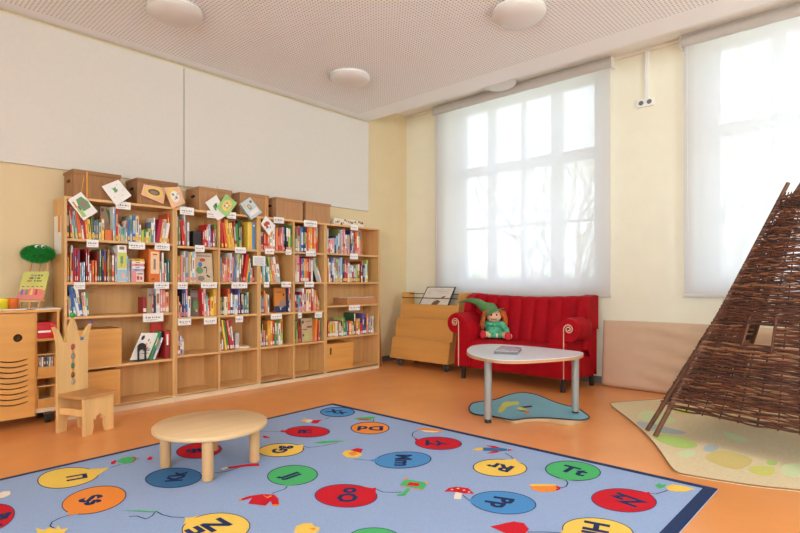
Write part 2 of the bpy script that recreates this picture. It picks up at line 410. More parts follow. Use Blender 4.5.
# ------------------------------------------------------------------ bookcases
YF, YBK = 4.82, 5.12
T = .020
ZTOP = 1.787
BAYS = ['leftmost bay', 'second bay', 'third bay', 'fourth bay', 'fifth bay', 'rightmost bay']
SHN = ['top shelf', 'second shelf', 'third shelf', 'fourth shelf', 'bottom shelf']
UX = [1.291, 2.180, 3.063, 3.950, 4.838]
DIV = [None, 2.620, 3.506, None]
SHZ = [[1.445, 1.094, .815, .395, .057], [1.43, 1.094, .766, .415, .057], [1.43, 1.094, .764, .414, .05], [1.435, 1.094, .817, .443, .05]]
ULAB = ['tall birch bookcase with one wide bay, at the left end of the row', 'tall birch bookcase with two narrow bays, second from the left of the row',
        'tall birch bookcase with two narrow bays, third from the left of the row', 'tall birch bookcase with one wide bay, at the right end near the corner']
for u in range(4):
    x0, x1 = UX[u]+.001, UX[u+1]-.001
    t = thing('bookcase', ULAB[u], 'bookcase', ((x0+x1)/2, YBK, 0), 0, 'birch bookcases along the wall')
    for (a, c) in ((x0, x0+T), (x1-T, x1)):
        b = MB(); b.box(a, c, YF, YBK, 0.055, ZTOP-T, M_BIRCH); part(b, 'side_panel', t, .0015)
    b = MB(); b.box(x0, x1, YF-.002, YBK, ZTOP-T, ZTOP, M_BIRCHX); part(b, 'top_panel', t, .0015)
    b = MB(); b.box(x0+T, x1-T, YBK-.008, YBK, .05, ZTOP-T, M_BIRCH); part(b, 'back_panel', t)
    b = MB(); b.box(x0, x1, YF+.004, YBK, 0, .054, M_PALE); part(b, 'plinth', t, .001, 'paler plinth strip along the floor')
    spans = [(x0+T, x1-T)] if DIV[u] is None else [(x0+T, DIV[u]-T/2), (DIV[u]+T/2, x1-T)]
    for z in SHZ[u]:
        for (a, c) in spans:
            b = MB(); b.box(a+.0005, c-.0005, YF+.004, YBK-.009, z-.012, z+.008, M_BIRCHX); part(b, 'shelf', t, .0012)
    if DIV[u]:
        b = MB(); b.box(DIV[u]-T/2, DIV[u]+T/2, YF+.002, YBK-.008, .05, ZTOP-T, M_BIRCH); part(b, 'divider', t, .0012)
BX = [(UX[0]+.022, UX[1]-.022), (UX[1]+.022, DIV[1]-.011), (DIV[1]+.011, UX[2]-.022), (UX[2]+.022, DIV[2]-.011), (DIV[2]+.011, UX[3]-.022), (UX[3]+.022, UX[4]-.022)]
BU = [0, 1, 1, 2, 2, 3]
b = MB(); p0 = Vector((4.926, 4.87, .003)); b.obox(p0, (.012, 0, 0), (0, .10, 0), (-.085, .0, 1.25), mat('brown_board', (176, 118, 66), .6))
tag(b.build('wooden_board', loc=p0, bevel=.002), 'narrow wooden board leaning against the right end of the bookcases', 'board')

# sheet of paper and clip on the left end of the bookcases
t = thing('paper_notice', 'white paper sheet with an orange strip pinned to the left end of the bookcases', 'notice', (UX[0], 4.96, 1.4))
pa, pb = onx(54.5, 217, 1.291), onx(61.2, 253.5, 1.291)
b = MB(); b.box(1.2885, 1.2908, pb.y, pa.y, pb.z, pa.z, M_PAPER); part(b, 'paper_sheet', t)
c0, c1 = onx(58.6, 215.5, 1.291), onx(60.8, 232, 1.291)
b = MB(); b.box(1.2865, 1.2883, c1.y, c0.y, c1.z, c0.z, mat('orange_strip', (226, 150, 60))); part(b, 'paper_strip', t, 0, 'orange strip')

# plywood boxes in the bottom rows
def plybox(x0, x1, z0, z1, lab, slot=False):
    t = thing('plywood_box', lab, 'box', ((x0+x1)/2, 4.97, z0), 0, 'plywood boxes in the bookcases')
    b = MB()
    for (a, c, d, e, f, g) in [(x0, x0+.012, 4.842, 5.10, z0, z1), (x1-.012, x1, 4.842, 5.10, z0, z1), (x0+.012, x1-.012, 5.09, 5.10, z0, z1), (x0+.012, x1-.012, 4.842, 5.09, z0, z0+.01), (x0+.012, x1-.012, 4.842, 5.09, z1-.01, z1)]:
        b.box(a, c, d, e, f, g, M_BEECH)
    part(b, 'box_body', t, .001)
    W, H = x1-x0, z1-z0; out = [(0, 0), (W, 0), (W, H), (0, H)]; holes = []
    if slot: holes = [[(.06+.014*math.cos(a), H-.085+(.03 if math.sin(a) > 0 else -.03)+.014*math.sin(a)) for a in [2*PI*i/20+.01 for i in range(20)]]]
    b = MB(); b.plate([out]+holes, .014, (x0, 4.834, z0), (1, 0, 0), (0, 0, 1), M_BEECHX)
    if slot: b.box(x0+.03, x0+.09, 4.843, 4.847, z1-.14, z1-.03, M_DARK)  # dark sheet behind the cut-out, painted as the shade inside the box
    else:
        for i in range(4):
            for xx in (x0+.02, x1-.02): b.cyl((xx, 4.8265, z0+.04+i*(H-.08)/3), (xx, 4.8275, z0+.04+i*(H-.08)/3), .003, M_STEEL, 8)
    part(b, 'front_board', t, 0)
plybox(1.325, 1.722, .404, ony(121, 328, 4.83).z, 'large plywood box on the fourth shelf of the leftmost bay, behind the crown chair')
plybox(1.325, 1.712, .066, ony(120, 369, 4.83).z, 'large plywood box on the bottom shelf of the leftmost bay, behind the crown chair')
plybox(3.975, ony(353, 350, 4.83).x, .059, ony(327, 344.6, 4.83).z, 'plywood box with a finger slot on the bottom shelf of the rightmost bay', True)

# ------------------------------------------------------------------ boxes on top of the bookcases
BXS = [(1.364, 1.729, 'leftmost', 'at the left end'), (1.861, 2.226, 'second', 'behind two salmon cards'), (2.43, 2.777, 'third', 'behind the green picture card'),
       (2.866, 3.21, 'fourth', 'behind the hanging pale book'), (3.297, 3.66, 'fifth', 'left of the last box'), (3.692, 4.06, 'sixth', 'rightmost of the row')]
for i, (x0, x1, o_, w_) in enumerate(BXS):
    mb_, ml_ = (M_KRAFT, M_KRAFTL) if i < 2 else (M_KRAFT2, M_KRAFT2L)
    z0, z1 = ZTOP+.001, 2.020; y0, y1 = 4.86, 5.115
    t = thing('storage_box', 'wood patterned cardboard box on the bookcases, %s from left, %s' % ('first' if i == 0 else o_, w_), 'storage box', ((x0+x1)/2, 4.99, z0), 0, 'cardboard storage boxes on top of the bookcases')
    b = MB(); b.box(x0+.004, x1-.004, y0+.004, y1-.004, z0, z1-.012, mb_); part(b, 'box_body', t, .002)
    b = MB(); b.box(x0, x1, y0, y1, z1-.010, z1, ml_)
    # folded lid flaps with rounded corners
    n = 8; fl = [(x0, z1)]+[(x0+.02-.02*math.cos(PI/2*k/n), z1-.018-.016*math.sin(PI/2*k/n)) for k in range(n+1)]+[(x1-.02+.02*math.sin(PI/2*k/n), z1-.018-.016*math.cos(PI/2*k/n)) for k in range(n+1)]+[(x1, z1)]
    b.prism([(x, y0-.004, z) for x, z in fl], (0, .0045, 0), ml_)
    b.box(x0-.003, x0+.001, y0, y1, z1-.024, z1, ml_); b.box(x1-.001, x1+.003, y0, y1, z1-.024, z1, ml_)
    part(b, 'lid', t, .0015)
    yc = (y0+y1)/2
    b = MB(); b.prism([(x0+.0035, yc+.045*math.cos(a), z1-.085+.014*math.sin(a)) for a in [2*PI*k/16 for k in range(16)]], (-.002, 0, 0), M_DARK); part(b, 'handle_hole', t)  # dark disc painted as the shade inside the hole
    if i in (0, 3):
        xx = x0+.10 if i == 0 else x1-.045
        b = MB(); b.box(xx-.006, xx+.006, y0-.0055, y0-.0042, z0+.002, z1-.012, mat('yellow_ribbon', (226, 160, 60))); part(b, 'ribbon', t, 0, 'yellow ribbon down the front')
# wrapped parcel right of the boxes
t = thing('wrapped_parcel', 'flat parcel in brown and white patterned paper lying right of the storage boxes', 'parcel', (4.34, 4.96, ZTOP))
b = MB(); b.box(4.11, 4.60, 4.86, 5.10, ZTOP+.001, ZTOP+.082, mat('cream_wrap', (232, 220, 200), .6)); part(b, 'parcel_body', t, .012)
pz = MB(); rnd = random.Random(3); MBR = mat('brown_blotch', (120, 78, 50), .7); MTN = mat('tan_blotch', (196, 148, 100), .7)
for k in range(16):
    x = 4.14+k*.0285; z = ZTOP+.020+rnd.random()*.046; r = .009+.009*rnd.random()
    pz.prism([(x+r*1.3*math.cos(a)*(.7+.3*math.sin(3*a+k)), 4.8592, z+r*math.sin(a)) for a in [2*PI*j/12 for j in range(12)]], (0, -.0006, 0), MBR if k % 2 else MTN)
part(pz, 'printed_pattern', t)

# ------------------------------------------------------------------ shelf label cards
LABS = {  # (bay, edge): list of (x0, y0, x1, y1) in the photo
 (0, 0): [(115.7, 201.7, 130.7, 209)], (0, 1): [(86.6, 239.5, 98.5, 247), (128.8, 242, 145, 249), (154.7, 243, 169.7, 250)],
 (0, 2): [(73.8, 282, 85, 289), (154.4, 282, 169, 288.7)], (0, 3): [(143, 313, 163.4, 321.5)],
 (1, 0): [(180, 207, 194, 214.6), (207, 210.6, 217, 217.8)], (2, 0): [(227.4, 212, 236, 218.5)], (1, 1): [(195, 245, 204.6, 251.6)], (2, 1): [(235, 247, 246, 253)],
 (1, 2): [(177.8, 282, 187.5, 288.8), (201, 282, 217, 288)], (2, 2): [(231.5, 282, 247.3, 288)], (1, 3): [(178, 318.5, 191, 325), (204, 317.5, 216.6, 324)], (2, 3): [(235.5, 316, 243, 322)],
 (3, 0): [(273.6, 217, 284, 223)], (4, 0): [(304, 220.3, 317, 226.6)], (3, 1): [(265, 248.5, 274, 254), (285.7, 249.4, 291.4, 254.6)], (4, 1): [(306, 251, 315.8, 256)],
 (3, 2): [(264, 281.8, 269, 287), (281.5, 281.5, 291, 287)], (4, 2): [(304.7, 281.5, 313.7, 287)], (3, 3): [(271, 313.7, 281.8, 319)], (4, 3): [(298, 312.8, 301.6, 318), (315, 312, 322, 317.5)],
 (5, 0): [(350.7, 224.7, 358, 230)], (5, 1): [(350, 253.3, 358, 259)], (5, 3): [(349, 305, 360, 310)]}
ENM = ['top edge', 'edge of the top shelf', 'edge of the second shelf', 'edge of the third shelf']
M_INKB = mat('blue_ink', (130, 150, 186), .7); M_INKR = mat('red_ink', (206, 140, 134), .7)
rnd = random.Random(11); M_INKG = mat('grey_ink', (128, 126, 128), .7)
for (bay, e), rects in LABS.items():
    for i, (x0, y0, x1, y1) in enumerate(rects):
        a = ony(x0, y0, 4.812); c = ony(x1, y1, 4.812); zt = ony((x0+x1)/2, y0+.2, 4.812).z; zb = zt-(ony((x0+x1)/2, y0, 4.812).z-ony((x0+x1)/2, y1, 4.812).z)
        pos = '' if len(rects) == 1 else (['left', 'right'] if len(rects) == 2 else ['leftmost', 'middle', 'rightmost'])[i]+' '
        lab = ('%swhite label card on the %s in the %s' % (pos, ENM[e], BAYS[bay]))
        t = thing('shelf_label', lab, 'label', ((a.x+c.x)/2, 4.812, zb), 0, 'white label cards on the shelf edges')
        b = MB(); b.box(a.x, c.x, 4.811, 4.8135, zb, zt, M_PAPER); part(b, 'card', t)
        w = MB(); W = c.x-a.x; H = zt-zb
        xx = a.x+.12*W
        while xx < c.x-.14*W:
            ww = rnd.uniform(.05, .14)*W; hh = rnd.uniform(.10, .24)*H
            w.box(xx, min(xx+ww, c.x-.06*W), 4.8102, 4.8106, zb+.42*H, zb+.42*H+hh, rnd.choice([M_INKG, M_INKG, M_INKB, M_INKR])); xx += ww*1.6
        w.box(a.x+.15*W, c.x-.3*W, 4.8102, 4.8106, zb+.2*H, zb+.24*H, M_INKG)
        part(w, 'writing', t)
a, c = ony(253, 255.8, 4.81), ony(265.3, 265.8, 4.81)
t = thing('hanging_sign', 'square white card with fine print hanging between third and fourth bays, second shelf', 'sign', ((a.x+c.x)/2, 4.81, c.z))
b = MB(); b.box(a.x, c.x, 4.809, 4.8125, c.z, a.z, M_PAPER); part(b, 'card', t)
w = MB(); H = a.z-c.z
for i in range(7): w.box(a.x+.012, c.x-.012-.008*(i % 3), 4.8082, 4.8086, c.z+H*(.12+.11*i), c.z+H*(.12+.11*i)+.0035, mat('grey_print', (150, 150, 156)))
part(w, 'writing', t)

# ------------------------------------------------------------------ picture cards hanging before the boxes
def card(px, Y, colr, lab, cat, draw, string=None, th=.004, name='picture_card'):
    P = [ony(x, y, Y) for x, y in px]
    o = sum(P, Vector())/4
    t = thing(name, lab, cat, o, 0)
    b = MB(); b.prism(P, (0, th, 0), colr); part(b, 'card', t, .0006)
    def uv(u, v, d=.001):   # u,v in 0..1 on the card
        q = P[3]*(1-u)*(1-v)+P[2]*u*(1-v)+P[1]*u*v+P[0]*(1-u)*v; return Vector((q.x, Y-d, q.z))
    d = MB()
    for k, (kind, m, args) in enumerate(draw):
        dd = .0008+.0005*k
        if kind == 'e': cx, cy, ra, rb = args; pts = [uv(cx+ra*math.cos(a), cy+rb*math.sin(a), dd) for a in [2*PI*i/20 for i in range(20)]]
        else: pts = [uv(u, v, dd) for u, v in args]
        d.prism(pts, (0, .0004, 0), m)
    part(d, 'drawing', t)
    if string:
        s = MB(); s.tube([ony(string[0], string[1], Y+.03), ony(string[2], string[3], Y+.002)], .0022, mat('yellow_ribbon', (226, 160, 60)), 6); part(s, 'string', t)
    return t
GRN = mat('print_green', (112, 160, 104)); LGR = mat('print_light_green', (170, 206, 130)); GRY = mat('print_grey', (150, 130, 124)); ORG = mat('print_orange', (226, 140, 80)); YEL = mat('print_yellow', (238, 206, 110)); SAL = mat('print_salmon', (238, 186, 146)); BRN = mat('print_brown', (120, 88, 66)); REDP = mat('print_red', (198, 80, 60)); PALEB = mat('print_pale_blue', (198, 216, 214)); DGR = mat('print_dark_green', (60, 120, 60)); BLK = mat('print_black', (54, 52, 52)); PNK = mat('print_pink', (232, 150, 150)); BLU = mat('print_blue', (90, 130, 190))
card([(67.8, 200), (81, 191.9), (97.8, 211.6), (83.8, 220.4)], 4.805, M_PAPER, 'tilted white picture card with a green house, leftmost of the hanging cards', 'picture card',
     [('p', LGR, [(.06, .12), (.3, .08), (.32, .5), (.1, .55)]), ('p', GRN, [(.35, .3), (.85, .3), (.95, .55), (.8, .85), (.42, .85), (.3, .6)]), ('e', GRY, (.62, .55, .17, .17)), ('p', ORG, [(.1, .55), (.2, .55), (.22, .85), (.12, .85)]), ('p', BRN, [(.22, .4), (.3, .4), (.3, .6), (.22, .6)])], (83.5, 178, 81.5, 193))
card([(101.6, 186.3), (118.5, 179.7), (131.6, 195.6), (116.6, 206)], 4.80, M_PAPER, 'tilted white picture card with a small green clover, before the leftmost storage box', 'picture card',
     [('p', GRN, [(.36, .52), (.48, .50), (.6, .56), (.56, .66), (.6, .76), (.46, .72), (.36, .76), (.4, .64)]), ('e', GRY, (.72, .8, .02, .02)), ('e', GRY, (.2, .35, .02, .02)), ('e', GRY, (.8, .45, .02, .02)), ('e', GRY, (.6, .25, .02, .02))])
card([(141, 194.7), (143.8, 184.4), (166.3, 188.1), (163.5, 204)], 4.842, SAL, 'salmon picture card with a dark animal in a yellow ring, before the second storage box', 'picture card',
     [('e', YEL, (.55, .5, .36, .4)), ('e', BRN, (.55, .5, .22, .26)), ('e', GRY, (.52, .5, .13, .17))])
card([(164, 187.6), (179.4, 186.8), (185, 203), (172, 208.7)], 4.80, SAL, 'salmon picture card with a white spiky drawing, right of the other salmon card', 'picture card',
     [('e', YEL, (.4, .6, .34, .34)), ('e', M_PAPER, (.5, .5, .28, .3)), ('e', GRY, (.4, .62, .07, .07)), ('e', GRY, (.56, .44, .08, .08)), ('p', GRY, [(.6, .6), (.72, .56), (.7, .64)]), ('p', GRY, [(.36, .4), (.44, .32), (.46, .4)])])
card([(205.4, 202.5), (216.3, 195), (228, 215), (217.5, 220.5)], 4.808, M_PAPER, 'tilted white picture card with green blobs, left of the green picture card', 'picture card',
     [('e', GRN, (.42, .6, .12, .1)), ('e', DGR, (.56, .64, .09, .09)), ('e', GRN, (.36, .5, .08, .07)), ('e', REDP, (.66, .68, .04, .04))], (217.5, 186, 216.5, 196))
card([(216.9, 207.5), (226, 193.8), (237.3, 203), (226.9, 217.5)], 4.80, mat('card_green', (164, 206, 128)), 'tilted light green picture card with a yellow disc hanging before the third storage box', 'picture card',
     [('e', YEL, (.5, .5, .34, .34)), ('e', GRY, (.4, .6, .07, .07)), ('e', M_PAPER, (.5, .5, .1, .1)), ('e', GRY, (.6, .58, .05, .07)), ('e', ORG, (.56, .38, .06, .06)), ('e', GRY, (.4, .4, .05, .05))])
card([(261, 224), (265.5, 215.6), (275.8, 225.7), (269.3, 235.6)], 4.80, M_PAPER, 'tilted white picture card with a red fox hanging over the fourth bay', 'picture card',
     [('p', REDP, [(.2, .45), (.3, .75), (.5, .8), (.72, .7), (.8, .5), (.66, .4), (.5, .55), (.4, .35), (.3, .38)]), ('e', REDP, (.28, .72, .1, .12)), ('p', GRY, [(.5, .2), (.6, .3), (.56, .36), (.46, .28)])])
card([(239.5, 204.5), (250, 197), (262, 212.5), (250.6, 220.3)], 4.80, PALEB, 'tilted pale picture book with a dark edge hanging before the fourth storage box', 'book',
     [('p', BLK, [(0, 0), (.06, 0), (.06, 1), (0, 1)]), ('e', GRY, (.5, .6, .13, .16)), ('e', SAL, (.5, .62, .08, .09)), ('p', M_PAPER, [(.2, .15), (.9, .15), (.9, .4), (.2, .35)]), ('e', YEL, (.25, .8, .07, .07)), ('e', BRN, (.8, .8, .09, .07))], None, .014, 'picture_book')

# ------------------------------------------------------------------ books
PAL = {'red': (206, 50, 44), 'dred': (150, 34, 36), 'crim': (178, 34, 66), 'rorg': (222, 92, 52), 'org': (232, 140, 62), 'gold': (226, 168, 62), 'yel': (240, 206, 84), 'lime': (186, 200, 90), 'pgrn': (176, 200, 168),
       'grn': (70, 148, 82), 'dgrn': (44, 92, 60), 'olv': (128, 130, 70), 'teal': (56, 136, 144), 'aqua': (142, 196, 190), 'lblu': (158, 198, 222), 'blu': (56, 112, 180), 'nvy': (46, 58, 98), 'slt': (116, 134, 164),
       'pur': (112, 86, 144), 'lil': (186, 172, 206), 'pnk': (232, 150, 160), 'sal': (228, 140, 116), 'pch': (240, 196, 158), 'crm': (240, 226, 196), 'wht': (238, 236, 230), 'gry': (186, 184, 182), 'tan': (192, 164, 126), 'brn': (128, 88, 60), 'blk': (44, 42, 46)}
WORD = {'red': 'red', 'dred': 'dark red', 'crim': 'crimson', 'rorg': 'red-orange', 'org': 'orange', 'gold': 'golden yellow', 'yel': 'yellow', 'lime': 'lime green', 'pgrn': 'pale green', 'grn': 'green', 'dgrn': 'dark green', 'olv': 'olive',
        'teal': 'teal', 'aqua': 'pale turquoise', 'lblu': 'light blue', 'blu': 'blue', 'nvy': 'navy', 'slt': 'slate blue', 'pur': 'purple', 'lil': 'lilac', 'pnk': 'pink', 'sal': 'salmon', 'pch': 'peach', 'crm': 'cream', 'wht': 'white', 'gry': 'grey', 'tan': 'tan', 'brn': 'brown', 'blk': 'black'}
BM = {k: mat('book_'+WORD[k].replace(' ', '_').replace('-', '_'), c, .5, .05, 40) for k, c in PAL.items()}
M_STK = mat('library_sticker_yellow', (238, 190, 90), .6, .03)
M_STW = mat('library_sticker_white', (234, 226, 222), .6, .03)
M_STR = mat('library_sticker_pink', (230, 150, 140), .6, .03)
ORD = ['', 'first', 'second', 'third', 'fourth', 'fifth', 'sixth', 'seventh', 'eighth', 'ninth', 'tenth', 'eleventh', 'twelfth', 'thirteenth', 'fourteenth', 'fifteenth', 'sixteenth', 'seventeenth', 'eighteenth', 'nineteenth', 'twentieth',
       'twenty-first', 'twenty-second', 'twenty-third', 'twenty-fourth', 'twenty-fifth', 'twenty-sixth', 'twenty-seventh', 'twenty-eighth']
def nth(i, n): return ORD[i+1]+' from left' if i < n/2 else (ORD[n-i]+' from right' if i < n-1 else 'rightmost')
br = random.Random(21)
def book_mesh(w, h, d, key, sticker, key2=None):
    """upright book, spine at y=0 facing -y, lower left spine corner at the origin"""
    m = BM[key]; b = MB(); c = min(.0022, w*.2)
    if w < .006: b.box(0, w, 0, d, 0, h, m)
    else:
        b.box(0, c, .0, d, 0, h, m); b.box(w-c, w, .0, d, 0, h, m); b.box(c, w-c, 0, c, 0, h, m)
        b.box(c, w-c, c, d-.004, .003, h-.003, M_PAGES)
    if key2:                                        # second colour on the spine, upper part or band
        s = br.random()
        z0, z1 = (h*.62, h*.97) if s < .4 else ((h*.3, h*.8) if s < .75 else (h*.02, h*.3))
        b.box(w*.02, w*.98, -.0005, 0.0, z0, z1, BM[key2])
    if h > .1 and br.random() < .75:               # title strip
        z0 = h*br.uniform(.35, .5); z1 = h*br.uniform(.68, .9)
        light = key in ('yel', 'wht', 'crm', 'pch', 'lblu', 'pgrn', 'aqua', 'gry', 'lime', 'lil')
        b.box(w*.32, w*.68, -.0010, -.0005, z0, z1, br.choice([M_INK, BM['blu'], BM['dred']]) if light else br.choice([BM['wht'], BM['yel'], BM['crm']]))
    if sticker: b.box(w*.03, w*.97, -.0012, -.0006, .012, .045, sticker)
    return b
